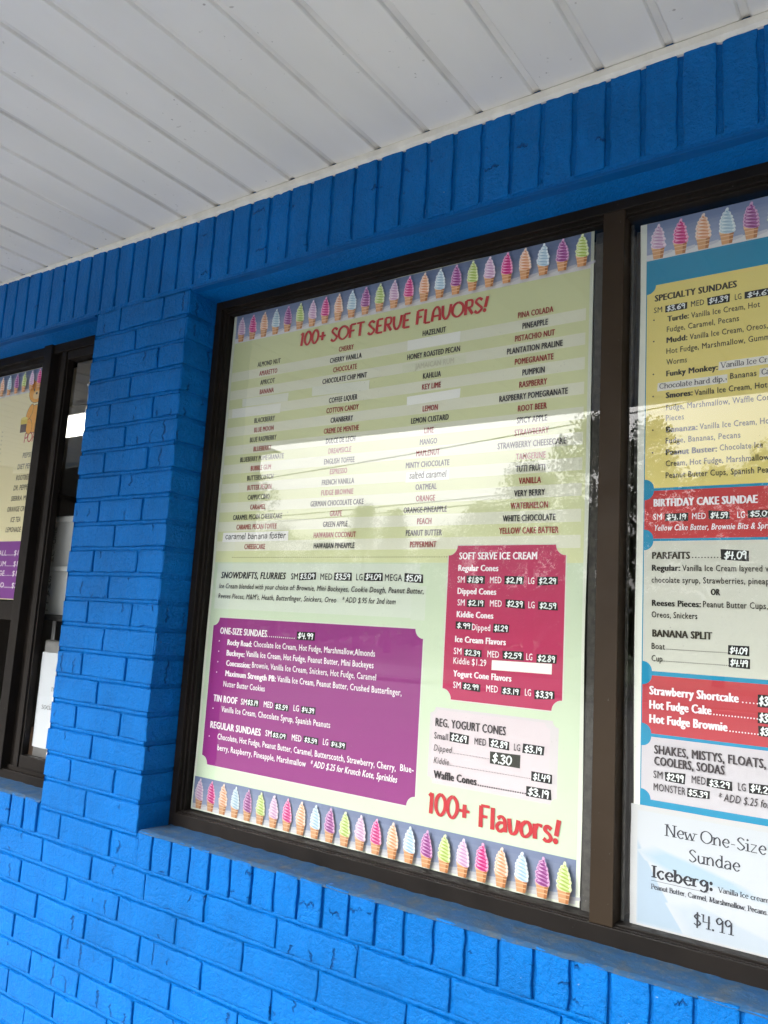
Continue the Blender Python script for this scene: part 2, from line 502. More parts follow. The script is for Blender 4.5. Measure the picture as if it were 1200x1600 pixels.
def brick_sill(x0, x1, first, step):
    s = MB(); x = first
    while True:
        a, b = (x - step + .0036, x - .0036) if step > 0 else (x + step + .0036, x - .0036)
        a, b = max(min(a, b), x0), min(max(a, b), x1)
        if b - a > .008: brick(s, a, b, 1.0175, 1.0970 + rng.uniform(-.0008, .0008), depth=.05, up=True, ynear=rng.uniform(-.003, -.0005))
        x += step
        if (step > 0 and x - step > x1) or (step < 0 and x - step < x0): break
    o = s.build('rowlock_sill', M['brick'], SHOP)
    t = MB()                                         # troweled, dusty top
    nx, ny = int((x1 - x0) / .006), 16
    vs = []; 
    for j in range(ny + 1):
        for i in range(nx + 1):
            xx = x0 + (x1 - x0) * i / nx; yy = -.0030 + (D + .0075) * j / ny
            h = 1.1000 - .0025 * j / ny + noise.noise(Vector((xx * 40, yy * 40, 2))) * .0016 + noise.noise(Vector((xx * 9, yy * 20, 7))) * .0012
            if j == 0: h -= .0055
            if j == ny: h += .0015 + max(0, noise.noise(Vector((xx * 30, 3, 3)))) * .007 + max(0, noise.noise(Vector((xx * 85, 5, 3)))) * .005
            vs.append((xx, yy, h))
    t.mesh(vs, [(j * (nx + 1) + i, j * (nx + 1) + i + 1, (j + 1) * (nx + 1) + i + 1, (j + 1) * (nx + 1) + i) for j in range(ny) for i in range(nx)], 0, True)
    put(t.build('sill_top', M['sill'], SHOP), SHOP)
brick_sill(.0105, RW1, .0603, .0635)
brick_sill(LW0, LW1 - .002, -.3985, -.0635)

# windows ------------------------------------------------------------
def window_right():
    w = empty('shop_window', (0, 0, 0), SHOP)
    w['label'] = 'large window in two panes holding the long flavor menu and the sundae menu'
    f = MB(); ch = .0012
    x0, x1, z0, z1 = .0012, RW1 - .001, 1.0925, 2.4515
    yb = .175
    f.box(x0, x0 + .0215, D, yb, z0, z1, ch); f.box(x1 - .0215, x1, D, yb, z0, z1, ch)
    f.box(x0 + .0205, x1 - .0205, D + .0005, yb, z1 - .030, z1, ch)
    f.box(x0 + .0205, x1 - .0205, D - .0015, yb, z0, z0 + .0345, ch)
    # glazing stops, a step further in
    f.box(x0 + .0215, x0 + .0285, D + .011, yb, z0 + .03, z1 - .025, ch)
    f.box(x0 + .0285, x0 + .0345, D + .018, yb, z0 + .03, z1 - .025, .0008)
    f.box(x0 + .02, x1 - .02, D + .010, yb, z1 - .0375, z1 - .029, ch)
    f.box(x0 + .02, x1 - .02, D + .017, yb, z1 - .0420, z1 - .0370, .0008)
    f.box(x0 + .02, x1 - .02, D + .011, yb, z0 + .0335, z0 + .0395, ch)
    f.box(x0 + .02, x1 - .02, D + .0055, yb, z0 + .0330, z0 + .0360, .0008)
    f.build('window_frame', M['frame'], w)
    m = MB()
    m.box(1.0691, 1.1103, D + .0012, yb, z0 + .0345, z1 - .030, ch)
    m.build('mullion', M['mull'], w)
    for a, b in ((x0 + .022, 1.072), (1.108, x1 - .02)):
        g = MB(); g.box(a, b, .1200, .1240, z0 + .034, z1 - .034)
        g.build('glass_pane', M['glass'], w)
    # weatherstrip and old tape behind the glass beside the mullion
    t = MB()
    t.box(1.0435, 1.0665, .1262, .1272, z0 + .040, z1 - .05)
    t.box(1.1135, 1.1195, .1262, .1272, z0 + .040, z1 - .05)
    t.build('weatherstrip', M['gap'], w)
window_right()

def window_left():
    w = empty('serving_window', (0, 0, 0), SHOP)
    w['label'] = 'smaller serving window left of the brick pier, fixed pane and sliding sash'
    f = MB(); ch = .0012
    x0, x1, z0, z1 = LW0 + .001, LW1 - .001, 1.0925, 2.4440
    yb = .19
    f.box(x1 - .022, x1, D, yb, z0, z1, ch); f.box(x0, x0 + .022, D, yb, z0, z1, ch)
    f.box(x0 + .021, x1 - .021, D + .0005, yb, z1 - .030, z1, ch)
    f.box(x0 + .021, x1 - .021, D - .001, yb, z0, z0 + .030, ch)
    f.box(x0 + .021, -.75, D + .012, yb, z1 - .045, z1 - .029, ch)
    f.box(x0 + .021, x1 - .02, D + .012, yb, z0 + .029, z0 + .042, ch)
    f.build('window_frame', M['frame'], w)
    m = MB()
    m.box(-.7835, -.7410, D - .008, .130, z0 + .0295, z1 + .004, ch)
    m.box(-.7410, -.7020, D + .020, .130, z0 + .030, z1 - .03, ch)
    m.build('mullion', M['frame'], w)
    s = MB()                                       # sliding sash
    s.box(-.7020, -.6790, D + .006, D + .034, z0 + .043, z1 - .031, ch)
    s.box(-.6790, -.6720, D + .012, D + .034, z0 + .043, z1 - .031, ch)
    s.box(-.6715, x1 - .03, D + .0065, D + .033, z1 - .058, z1 - .031, ch)
    s.box(-.6715, x1 - .03, D + .0065, D + .033, z0 + .043, z0 + .078, ch)
    s.box(x1 - .031, x1 - .022, D + .006, D + .034, z0 + .043, z1 - .031, ch)
    s.build('sliding_sash', M['frame'], w)
    r = MB(); r.box(x0 + .022, -.7835, D + .024, yb, 1.560, 1.618, ch)
    r.build('meeting_rail', M['frame'], w)
    for a, b, y in ((x0 + .02, -.782, .120), (-.674, x1 - .03, .1215)):
        g = MB(); g.box(a, b, y, y + .004, z0 + .04, z1 - .04); g.build('glass_pane', M['glass'], w)
    # crumbs of white caulk along the pier
    for zc, hh, ww in ((2.232, .020, .004), (2.205, .03, .0022), (2.166, .016, .006), (2.094, .012, .006), (2.24, .005, .011), (1.36, .012, .004), (1.215, .01, .003), (1.30, .006, .004)):
        vs = []; c = MB()
        for s_ in range(7):
            a = 2 * math.pi * s_ / 7
            vs.append((LW1 - .003 + math.cos(a) * ww * rng.uniform(.7, 1.2), .004, zc + math.sin(a) * hh * rng.uniform(.7, 1.2)))
        top = [(x, .016, z) for x, y, z in vs]
        c.mesh(vs + top, [tuple(range(7)), tuple(range(13, 6, -1))] + [(k, k + 7, (k + 1) % 7 + 7, (k + 1) % 7) for k in range(7)])
        c.build('caulk', M['trim'], w)
window_left()

# canopy --------------------------------------------------------------
YE = -1.80
can = empty('canopy', (0, 0, 0), SHOP)
can['label'] = 'white grooved vinyl soffit overhanging the wall'
s = MB(); P2 = .1262
prof = []
x = .0838 - 34 * P2
for i in range(66):
    prof += [(x - .0110, 2.6515), (x - .0095, 2.6528), (x - .0070, 2.6580), (x + .0050, 2.6585), (x + .0085, 2.6530), (x + .0105, 2.6515)]
    prof += [(x + .03, 2.6512), (x + .09, 2.6512)]
    x += P2
ny = 2
vs = []
for yy in (-.002, YE * .5, YE): vs += [(a, yy, b + .0006 * math.sin(a * 7 + yy * 3)) for a, b in prof]
n = len(prof)
for j in range(ny):
    for i in range(n - 1):
        s.poly([vs[q] for q in (j * n + i, j * n + i + 1, (j + 1) * n + i + 1, (j + 1) * n + i)], None, 1 if i % 8 in (1, 2, 3) else 0)
s.build('soffit', [M['soffit'], M['groove']], can)
t = MB()                                            # wall trim, its lower edge ragged with old paint
n = 1100
lo = lambda xx: 2.6325 + max(0, -xx) * .0175
vs = []
for i in range(n + 1):
    xx = -4.2 + 8.8 * i / n
    rag = noise.noise(Vector((xx * 60, 1, 1))) * .0014 + max(0, noise.noise(Vector((xx * 130, 4, 1))) - .25) * .007 + noise.noise(Vector((xx * 22, 9, 1))) * .0010
    vs += [(xx, .004, 2.6512), (xx, -.0085, 2.6508), (xx, -.0100, 2.6490), (xx, -.0085, lo(xx) + .0045), (xx, -.0025, lo(xx) + .0010 - rag), (xx, -.0012, lo(xx) - rag * 1.3), (xx, .006, lo(xx) - rag)]
t.mesh(vs, [(i * 7 + k, i * 7 + k + 1, i * 7 + 8 + k, i * 7 + 7 + k) for i in range(n) for k in range(6)])
t.build('soffit_trim', M['trim'], can)
f = MB()
f.box(-4.3, 4.7, YE - .025, YE, 2.622, 2.90, .003)
f.box(-4.3, 4.7, YE - .045, YE - .025, 2.80, 2.915, .003)
f.build('fascia', M['fascia'], can)
r = MB(); r.box(-4.3, 4.7, YE, 5.0, 2.72, 2.90); r.build('roof', M['roof'], SHOP)

# the room behind the glass ------------------------------------------
b = MB()
b.box(-4.2, 4.6, 3.4, 3.5, 0, 2.7); b.box(-4.2, -4.1, .19, 3.4, 0, 2.7); b.box(4.5, 4.6, .19, 3.4, 0, 2.7)
b.box(-4.2, 4.6, .121, .2, 0, 1.085); b.box(LW1 + .003, -.003, .121, .2, 1.085, 2.7)
b.box(-4.2, LW0, .121, .2, 1.085, 2.7); b.box(RW1, 4.6, .121, .2, 1.085, 2.7); b.box(LW0, LW1, .121, .2, 2.46, 2.7); b.box(RW0, RW1, .121, .2, 2.46, 2.7)
b.build('interior_wall', M['inwall'], SHOP)
b = MB(); b.box(-4.1, 4.5, .2, 3.4, 2.50, 2.56); b.build('interior_ceiling', M['inceil'], SHOP)
b = MB(); b.box(-4.1, 4.5, .2, 3.4, -.05, .02); b.build('interior_floor', M['infloor'], SHOP)
b = MB(); b.box(-1.94, -.42, .20, .75, .90, 1.10, .004); b.build('serving_counter', M['counter'], SHOP)

# ------------------------------------------------------------------ printing and lettering
class PR:
    """flat coloured faces lying on a sheet of paper: x, z in metres, each new layer a hair nearer the street"""
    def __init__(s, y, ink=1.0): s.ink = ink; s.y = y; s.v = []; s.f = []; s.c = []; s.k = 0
    def up(s, d=1.2e-5): s.k += d
    def poly(s, pts, col):
        n = len(s.v); yy = s.y - s.k
        s.v += [(x, yy, z) for x, z in pts]; s.f.append(tuple(range(n, n + len(pts)))); s.c.append(col)
    def rect(s, x0, x1, z0, z1, col): s.poly([(x0, z0), (x1, z0), (x1, z1), (x0, z1)], col)
    def tri(s, vs, fs, col):
        n = len(s.v); yy = s.y - s.k
        s.v += [(x, yy, z) for x, z in vs]
        for f in fs: s.f.append(tuple(i + n for i in f)); s.c.append(col)
    def ell(s, cx, cz, rx, rz, col, n=14, rot=0.0):
        c, q = math.cos(rot), math.sin(rot)
        s.poly([(cx + rx * math.cos(t) * c - rz * math.sin(t) * q, cz + rx * math.cos(t) * q + rz * math.sin(t) * c) for t in [2 * math.pi * i / n for i in range(n)]], col)
    def build(s, name, parent):
        me = bpy.data.meshes.new(name); me.from_pydata(s.v, [], s.f)
        me.materials.append(M['print'])
        a = me.color_attributes.new('ink', 'FLOAT_COLOR', 'CORNER')
        buf = []
        for f, c in zip(s.f, s.c): buf += list(c) * len(f)
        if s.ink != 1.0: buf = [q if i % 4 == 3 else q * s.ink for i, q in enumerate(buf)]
        a.data.foreach_set('color', buf)
        me.update()
        # all faces look at the street
        bm = bmesh.new(); bm.from_mesh(me)
        for f in bm.faces:
            if f.normal.y > 0: f.normal_flip()
        bm.to_mesh(me); bm.free()
        o = bpy.data.objects.new(name, me); COL.objects.link(o)
        if parent: put(o, parent)
        return o

_cache = {}
def glyphs(txt):
    """outline of a line of type in the built-in face, cap height 1"""
    if txt in _cache: return _cache[txt]
    cu = bpy.data.curves.new('type', 'FONT'); cu.body = txt; cu.resolution_u = 2; cu.size = 1; cu.space_character = 1.07
    ob = bpy.data.objects.new('type', cu); COL.objects.link(ob)
    dg = bpy.context.evaluated_depsgraph_get(); dg.update()
    me = bpy.data.meshes.new_from_object(ob.evaluated_get(dg))
    vs = [(v.co.x, v.co.y) for v in me.vertices]; fs = [tuple(p.vertices) for p in me.polygons]
    bpy.data.objects.remove(ob); bpy.data.curves.remove(cu); bpy.data.meshes.remove(me)
    _cache[txt] = (vs, fs); return vs, fs
CAP = max(v[1] for v in glyphs('H')[0])

def type_line(pr, txt, x0, x1, z, cap, col, bold=0.0, slant=0.0):
    vs, fs = glyphs(txt)
    a, b = min(v[0] for v in vs), max(v[0] for v in vs)
    e = bold * cap
    sx = (x1 - x0 - e) / (b - a); sz = cap / CAP
    sh = slant * cap * .5
    n = max(1, int(math.ceil(e / (cap * .045)))) if e > 0 else 0
    for i in range(n + 1):
        dx = e * i / n if n else 0
        dz = (.012 * cap * (-1) ** i) if n else 0
        pr.tri([(x0 + (vx - a) * sx + dx + vy * sz * slant, z + vy * sz + dz) for vx, vy in vs], fs, col)
        pr.up(4e-6)
    pr.up()

# a pen alphabet for everything that is handwritten, in a serif face or in the playful red face
G = {}
def gd(ch, w, *strokes): G[ch] = (w, strokes)
S_ = '~'
gd('0', .62, '~.31 1 .1 .78 .08 .3 .3 0 .52 .28 .53 .74 .31 1')
gd('1', .30, '.16 1 .16 0')
gd('2', .60, '~.06 .78 .26 1 .48 .8 .36 .42 .07 .06 .16 .1 .56 .03')
gd('3', .58, '~.08 .9 .3 1 .47 .8 .2 .55 .5 .3 .3 0 .05 .1')
gd('4', .62, '.1 1 .08 .46 .56 .5', '.46 .96 .44 0')
gd('5', .60, '.52 .98 .14 .98 .11 .57', '~.11 .57 .38 .6 .53 .32 .3 0 .05 .08')
gd('6', .58, '~.44 1 .14 .6 .08 .25 .28 0 .5 .2 .35 .45 .1 .3')
gd('7', .54, '.05 .97 .5 .97 .2 0')
gd('8', .58, '~.46 .86 .26 1 .1 .8 .3 .52 .48 .2 .28 0 .08 .2 .28 .5 .46 .82')
gd('9', .56, '~.46 .8 .28 1 .08 .78 .22 .53 .45 .74', '.47 .86 .44 0')
gd('$', .58, '~.48 .78 .28 .9 .1 .7 .3 .5 .48 .3 .28 .1 .06 .22', '.29 1.06 .27 -.08')
gd('.', .26, '.11 .02 .13 .04')
gd(',', .26, '.14 .04 .08 -.16')
gd(':', .28, '.13 .03 .14 .05', '.13 .5 .14 .52')
gd('-', .40, '.07 .33 .33 .33')
gd('!', .34, '.22 1 .14 .3', '.12 .03 .14 .05')
gd('+', .60, '.3 .75 .3 .12', '.04 .44 .56 .44')
gd(' ', .30)
gd('A', .74, '.04 0 .37 1', '.37 1 .70 0', '.16 .34 .58 .34')
gd('B', .62, '.12 0 .12 1', '~.12 1 .45 .96 .45 .58 .12 .54', '~.12 .54 .54 .48 .54 .06 .12 0')
gd('C', .70, '~.62 .8 .4 1 .1 .72 .1 .28 .38 0 .62 .2')
gd('D', .74, '.12 0 .12 1', '~.12 1 .5 .92 .66 .5 .5 .08 .12 0')
gd('E', .58, '.12 0 .12 1', '.12 1 .52 1', '.12 .52 .44 .52', '.12 0 .54 0')
gd('F', .54, '.12 0 .12 1', '.12 1 .52 1', '.12 .52 .44 .52')
gd('I', .28, '.14 0 .14 1')
gd('L', .54, '.12 1 .12 0', '.12 0 .50 0')
gd('M', .90, '.12 0 .16 1', '.16 1 .45 .1', '.45 .1 .74 1', '.74 1 .80 0')
gd('N', .78, '.12 0 .12 1', '.12 1 .64 0', '.64 0 .64 1')
gd('O', .80, '~.40 1 .1 .78 .08 .28 .40 0 .72 .28 .72 .74 .40 1')
gd('P', .58, '.12 0 .12 1', '~.12 1 .48 .95 .48 .5 .12 .46')
gd('R', .64, '.12 0 .12 1', '~.12 1 .48 .95 .48 .54 .12 .50', '.28 .50 .58 0')
gd('S', .58, '~.50 .84 .28 1 .1 .78 .3 .52 .50 .26 .28 0 .06 .16')
gd('T', .62, '.31 0 .31 1', '.03 1 .59 1')
gd('U', .72, '~.12 1 .12 .3 .36 0 .6 .3 .6 1')
gd('V', .70, '.04 1 .35 0', '.35 0 .66 1')
gd('a', .54, '~.08 .54 .26 .66 .42 .5 .42 .0', '~.42 .38 .2 .36 .07 .17 .2 0 .42 .16')
gd('b', .56, '.1 1 .1 0', '~.1 .46 .3 .66 .48 .34 .3 0 .1 .14')
gd('c', .50, '~.44 .54 .28 .66 .08 .36 .26 0 .45 .13')
gd('d', .58, '.46 1 .46 0', '~.46 .5 .28 .66 .08 .32 .26 0 .46 .16')
gd('e', .52, '~.08 .36 .44 .38 .4 .6 .24 .66 .07 .34 .26 0 .46 .12')
gd('f', .36, '~.38 .94 .26 1 .16 .82 .15 .4 .15 0', '.02 .62 .34 .62')
gd('g', .54, '~.4 .56 .24 .66 .08 .42 .24 .2 .42 .4 .4 .56', '~.44 .62 .45 .0 .26 -.26 .06 -.16')
gd('h', .58, '.1 1 .1 0', '~.1 .44 .3 .66 .46 .46 .46 0')
gd('i', .26, '.13 .64 .13 0', '.12 .88 .14 .9')
gd('l', .26, '.13 1 .13 0')
gd('m', .88, '.1 .64 .1 0', '~.1 .44 .28 .66 .44 .46 .44 0', '~.44 .44 .62 .66 .78 .46 .78 0')
gd('n', .58, '.1 .64 .1 0', '~.1 .44 .3 .66 .46 .46 .46 0')
gd('o', .56, '~.28 .66 .07 .42 .12 .08 .28 0 .49 .24 .44 .56 .28 .66')
gd('p', .56, '.1 .64 .1 -.3', '~.1 .46 .3 .66 .48 .34 .3 0 .1 .14')
gd('r', .42, '.1 .64 .1 0', '~.1 .4 .22 .62 .38 .6')
gd('s', .44, '~.37 .54 .2 .66 .1 .48 .3 .3 .36 .12 .2 0 .05 .1')
gd('t', .38, '~.16 .92 .15 .3 .2 .02 .36 .08', '.02 .62 .35 .62')
gd('u', .58, '~.1 .64 .1 .2 .24 0 .46 .2', '.46 .64 .46 0')
gd('v', .52, '.04 .64 .26 0', '.26 0 .48 .64')
gd('w', .76, '.04 .64 .2 0', '.2 0 .38 .58', '.38 .58 .54 0', '.54 0 .72 .64')
gd('x', .50, '.05 .64 .45 0', '.45 .64 .05 0')
gd('y', .52, '.04 .64 .26 .04', '.48 .64 .2 -.28')
gd('z', .50, '.06 .62 .42 .62', '.42 .62 .06 .02', '.06 .02 .45 .02')
# playful red face
gd('R:A', .68, '~.08 0 .12 .7 .34 1 .54 .72 .6 0', '.14 .36 .58 .36')
gd('R:1', .36, '.06 .82 .2 .98', '.2 1 .17 0')
gd('R:a', .56, '~.1 .56 .28 .68 .43 .5 .46 0', '~.43 .4 .2 .38 .08 .18 .22 .0 .44 .16')
gd('R:r', .44, '.1 .66 .12 0', '~.12 .42 .24 .64 .42 .6')
gd('R:V', .68, '~.06 1 .12 .3 .32 0 .52 .3 .6 1')
gd('R:v', .54, '~.06 .66 .14 .1 .26 0 .4 .16 .48 .66')
gd('R:!', .34, '.24 1.02 .14 .3', '.12 .04 .14 .06')

def smooth_pts(p):
    out = []; n = len(p); closed = (p[0] == p[-1])
    for i in range(n - 1):
        p0 = p[i - 1] if i > 0 else (p[-2] if closed else p[0]); p1, p2 = p[i], p[i + 1]
        p3 = p[i + 2] if i + 2 < n else (p[1] if closed else p[-1])
        for k in range(5):
            t = k / 5
            out.append(tuple(.5 * (2 * p1[j] + (p2[j] - p0[j]) * t + (2 * p0[j] - 5 * p1[j] + 4 * p2[j] - p3[j]) * t * t + (3 * p1[j] - p0[j] - 3 * p2[j] + p3[j]) * t ** 3) for j in (0, 1)))
    out.append(p[-1]); return out

def pen_line(pr, txt, x0, x1, z, cap, col, face='hand', weight=.10, slant=0.0, wob=0.0, seed=0, dz=0.0):
    """writes txt with a pen: hand = round nib, serif = broad nib plus serifs, red = heavy flared"""
    rg = random.Random(seed)
    key = lambda c: 'R:' + c if face == 'red' and 'R:' + c in G else c
    tot = sum(G[key(c)][0] for c in txt)
    if x1 is None: x1 = x0 + tot * cap * .95
    sx = (x1 - x0) / tot
    x = x0
    for c in txt:
        w, strokes = G[key(c)]
        ox, oz = rg.gauss(0, wob) * cap, rg.gauss(0, wob) * cap
        rot = rg.gauss(0, wob * .8)
        for st in strokes:
            sm = st[0] == '~'
            q = [float(t) for t in st.lstrip('~').split()]
            pts = list(zip(q[0::2], q[1::2]))
            if sm: pts = smooth_pts(pts)
            f = (x - x0) / (x1 - x0)
            W_ = [(x + a * sx + ox + b * cap * (slant + rot), z + dz * f + b * cap + oz) for a, b in pts]
            dot = len(pts) == 2 and math.dist(pts[0], pts[1]) < .08
            if dot:
                pr.ell(W_[0][0], W_[0][1] + weight * cap * .2, weight * cap * (.62 if face != 'hand' else .55), weight * cap * .68, col, 10); continue
            L, Rr = [], []
            for i in range(len(W_)):
                a = W_[max(i - 1, 0)]; b = W_[min(i + 1, len(W_) - 1)]
                dx, dzz = b[0] - a[0], b[1] - a[1]; d = math.hypot(dx, dzz) or 1e-9
                dx /= d; dzz /= d
                v = abs(dzz)
                if face == 'hand': hw = weight * cap / 2
                elif face == 'serif':
                    hw = weight * cap * (.42 + .58 * v ** 1.3) / 2
                    if not sm and dx * dzz > 0.05 and v < .985: hw *= .55
                else:
                    t = abs(i / (len(W_) - 1) - .5) * 2
                    hw = weight * cap * (.62 + .38 * v) * (.88 + .2 * t) / 2
                L.append((W_[i][0] - dzz * hw, W_[i][1] + dx * hw)); Rr.append((W_[i][0] + dzz * hw, W_[i][1] - dx * hw))
            for i in range(len(W_) - 1):
                pr.poly([L[i], L[i + 1], Rr[i + 1], Rr[i]], col)
            pr.up(3e-6)
            if face == 'hand':
                for e in (0, -1): pr.ell(W_[e][0], W_[e][1], weight * cap / 2, weight * cap / 2, col, 8)
                if not sm:
                    for e in range(1, len(W_) - 1): pr.ell(W_[e][0], W_[e][1], weight * cap / 2, weight * cap / 2, col, 8)
            if face == 'serif' and not sm:
                for e, o in ((0, 1), (-1, -2)):
                    pz = pts[e][1]; vert = abs(pts[e][0] - pts[o][0]) < .4 * abs(pts[e][1] - pts[o][1])
                    if vert and min(abs(pz), abs(pz - 1), abs(pz - .64), abs(pz + .3)) < .03:
                        sw = (.15 if pz < .9 or c.isupper() else .12) * cap + weight * cap * .35
                        pr.up(2e-6)
                        s1 = -1; 
                        lft = sw; rgt = sw if pz <= .05 or c in 'NMIVvwux' else weight * cap * .5
                        th = weight * cap * .20
                        zc = W_[e][1] - (th if pz > .3 else -th)
                        pr.rect(W_[e][0] - lft, W_[e][0] + rgt, zc - th, zc + th, col)
            pr.up(3e-6)
        x += w * sx
    pr.up()

INK = lin(22, 18, 24); GREY = lin(62, 54, 58); WHITE = lin(240, 232, 238); CREAM = lin(236, 238, 226)
REDT = lin(150, 34, 30); RED = lin(190, 36, 40)
ST = dict(  # cap height, colour, weight, slant
    sb=(.0122, WHITE, .13, 0), sr=(.0125, WHITE, .035, 0), hb=(.0142, WHITE, .11, 0), hk=(.0160, INK, .10, .12), kr=(.0145, INK, .03, 0),
    ki=(.0122, lin(50, 44, 46), .025, .16), hw=(.0158, WHITE, .10, 0), wb=(.0135, WHITE, .13, 0), wr=(.0135, WHITE, .04, 0), wi=(.0135, WHITE, .05, .18),
    hg=(.0160, GREY, .09, 0), gr=(.0125, GREY, .02, 0), gi=(.0125, GREY, .0, .14), gb=(.0148, lin(45, 38, 42), .13, 0),
    h2=(.0122, lin(50, 45, 32), .14, 0), r2=(.0105, lin(54, 50, 42), .03, 0), b2=(.0105, lin(40, 38, 32), .14, 0), w3=(.0108, WHITE, .03, 0), i3=(.0105, WHITE, .05, .18),
    h3=(.0135, WHITE, .15, 0), h4=(.0142, WHITE, .14, 0), h5=(.0142, GREY, .11, 0), r5=(.0120, GREY, .02, 0), i5=(.0120, GREY, .02, .16),
    pl=(.0165, lin(60, 55, 60), .02, .12), pw=(.0165, WHITE, .03, .1))

def notched(x0, x1, z0, z1, r, corners='tl tr br bl', n=7):
    """a rectangle whose corners are bitten out by circles"""
    pts = []
    for nm, cx, cz, a0 in (('bl', x0, z0, 90), ('br', x1, z0, 180), ('tr', x1, z1, 270), ('tl', x0, z1, 360)):
        if nm in corners: pts += [(cx + r * math.cos(R(a0 - 90 * i / n)), cz + r * math.sin(R(a0 - 90 * i / n))) for i in range(n + 1)]
        else: pts.append((cx, cz))
    return pts

def dots(pr, x0, x1, z, n, r, col):
    for i in range(n): pr.ell(x0 + (x1 - x0) * i / (n - 1), z, r, r, col, 6)
    pr.up()

FLAV = dict(lilac=((226, 192, 218), (204, 160, 198), (244, 228, 240)), magenta=((226, 84, 154), (198, 40, 118), (248, 186, 216)), peach=((246, 196, 162), (226, 156, 112), (254, 232, 216)),
            sky=((200, 224, 236), (168, 200, 220), (238, 248, 252)), plum=((178, 104, 168), (140, 62, 128), (226, 184, 218)), lime=((204, 224, 142), (170, 196, 94), (236, 244, 200)))
ORDER = ['lilac', 'magenta', 'peach', 'sky', 'plum', 'lime']
def cone(pr, cx, zb, h, w, kind, rg):
    """a printed soft serve cone"""
    m, d, l = [lin(*c) for c in FLAV[kind]]
    waf, wafd, wafl = lin(222, 166, 118), lin(186, 122, 74), lin(240, 200, 160)
    hh = .33 * h
    pr.poly([(cx - .30 * w, zb), (cx + .30 * w, zb), (cx + .42 * w, zb + hh), (cx - .42 * w, zb + hh)], waf); pr.up()
    pr.poly([(cx + .12 * w, zb), (cx + .30 * w, zb), (cx + .42 * w, zb + hh), (cx + .16 * w, zb + hh)], wafd); pr.up()
    for q in (.30, .62): pr.rect(cx - (.32 + .1 * q) * w, cx + (.32 + .1 * q) * w, zb + hh * q, zb + hh * (q + .07), wafl)
    pr.up()
    pr.poly([(cx - .43 * w, zb + hh * .86), (cx + .43 * w, zb + hh * .86), (cx + .46 * w, zb + hh * 1.1), (cx - .46 * w, zb + hh * 1.1)], wafl); pr.up()
    n = 7
    for i in range(n):
        t = i / (n - 1)
        rx = w * (.10 + .41 * (1 - t ** 2.5) ** .9)
        z = zb + h * (.37 + .545 * t)
        rz = h * (.074 - .020 * t)
        tilt = -.20 + rg.gauss(0, .06); ox = rg.gauss(0, .02) * w
        pr.ell(cx + ox, z, rx, rz * 1.25, l, 14, tilt); pr.up()
        pr.ell(cx + ox + .02 * w, z - rz * .10, rx * .88, rz * 1.05, m, 14, tilt); pr.up()
        pr.ell(cx + ox + .12 * rx, z - rz * .66, rx * .66, rz * .30, d, 10, tilt - .12); pr.up()
        pr.ell(cx + ox - .30 * rx, z + rz * .30, rx * .40, rz * .30, l, 8, tilt + .15); pr.up()
        pr.ell(cx + ox + .72 * rx, z - rz * .2, rx * .16, rz * .55, l, 8); pr.up()
    pr.ell(cx + .03 * w, zb + h * .950, w * .085, h * .042, l, 10); pr.up()

def cone_strip(pr, x0, x1, zt, zshelf, zb, first, pitch, count, cbase, h, w, seed, kinds=ORDER, k0=0):
    rg = random.Random(seed)
    n = 5
    for i in range(n):      # the printed backdrop is a little paler low down
        t = i / (n - 1); c = lin(132 + 26 * t, 146 + 24 * t, 182 + 18 * t)
        pr.rect(x0, x1, zt + (zshelf - zt) * (i + 1) / n, zt + (zshelf - zt) * i / n, c)
    pr.rect(x0, x1, zb, zshelf, lin(226, 226, 230)); pr.up()
    for i in range(count):
        cx = first + i * pitch
        pr.poly([(cx + .1 * w, cbase + .003), (cx + .9 * w, cbase + .008), (cx + .9 * w, cbase + .013), (cx, cbase + .010)], lin(206, 206, 216))
    pr.up()
    for i in range(count): cone(pr, first + i * pitch, cbase, h, w, kinds[(i + k0) % 6], rg)

def sheet_paper(name, parent, x0, x1, z0, z1, y, col, thick=.0004, r=.0, seed=1, wav=.0012):
    """a sheet of paper with slightly wavy edges"""
    pts = []
    n = 30
    wv = lambda t, s: wav * noise.noise(Vector((t * 4, s, seed)))
    for i in range(n): t = i / n; pts.append((x0 + (x1 - x0) * t, z0 + wv(t, 1)))
    for i in range(n): t = i / n; pts.append((x1 + wv(t, 2), z0 + (z1 - z0) * t))
    for i in range(n): t = i / n; pts.append((x1 - (x1 - x0) * t, z1 + wv(t, 3)))
    for i in range(n): t = i / n; pts.append((x0 + wv(t, 4) * 1.6, z1 - (z1 - z0) * t))
    p = PR(y); p.poly(pts, col)
    m = len(pts); p.v += [(x, y + thick, z) for x, z in pts]; p.f.append(tuple(range(2 * m - 1, m - 1, -1))); p.c.append(col)
    for i in range(m): p.f.append((i, i + m, (i + 1) % m + m, (i + 1) % m)); p.c.append(col)
    me = bpy.data.meshes.new(name); me.from_pydata(p.v, [], p.f); me.materials.append(M['print'])
    a = me.color_attributes.new('ink', 'FLOAT_COLOR', 'CORNER'); buf = []
    for f, c in zip(p.f, p.c): buf += list(c) * len(f)
    a.data.foreach_set('color', buf); me.update()
    o = bpy.data.objects.new(name, me); COL.objects.link(o); put(o, parent); return o

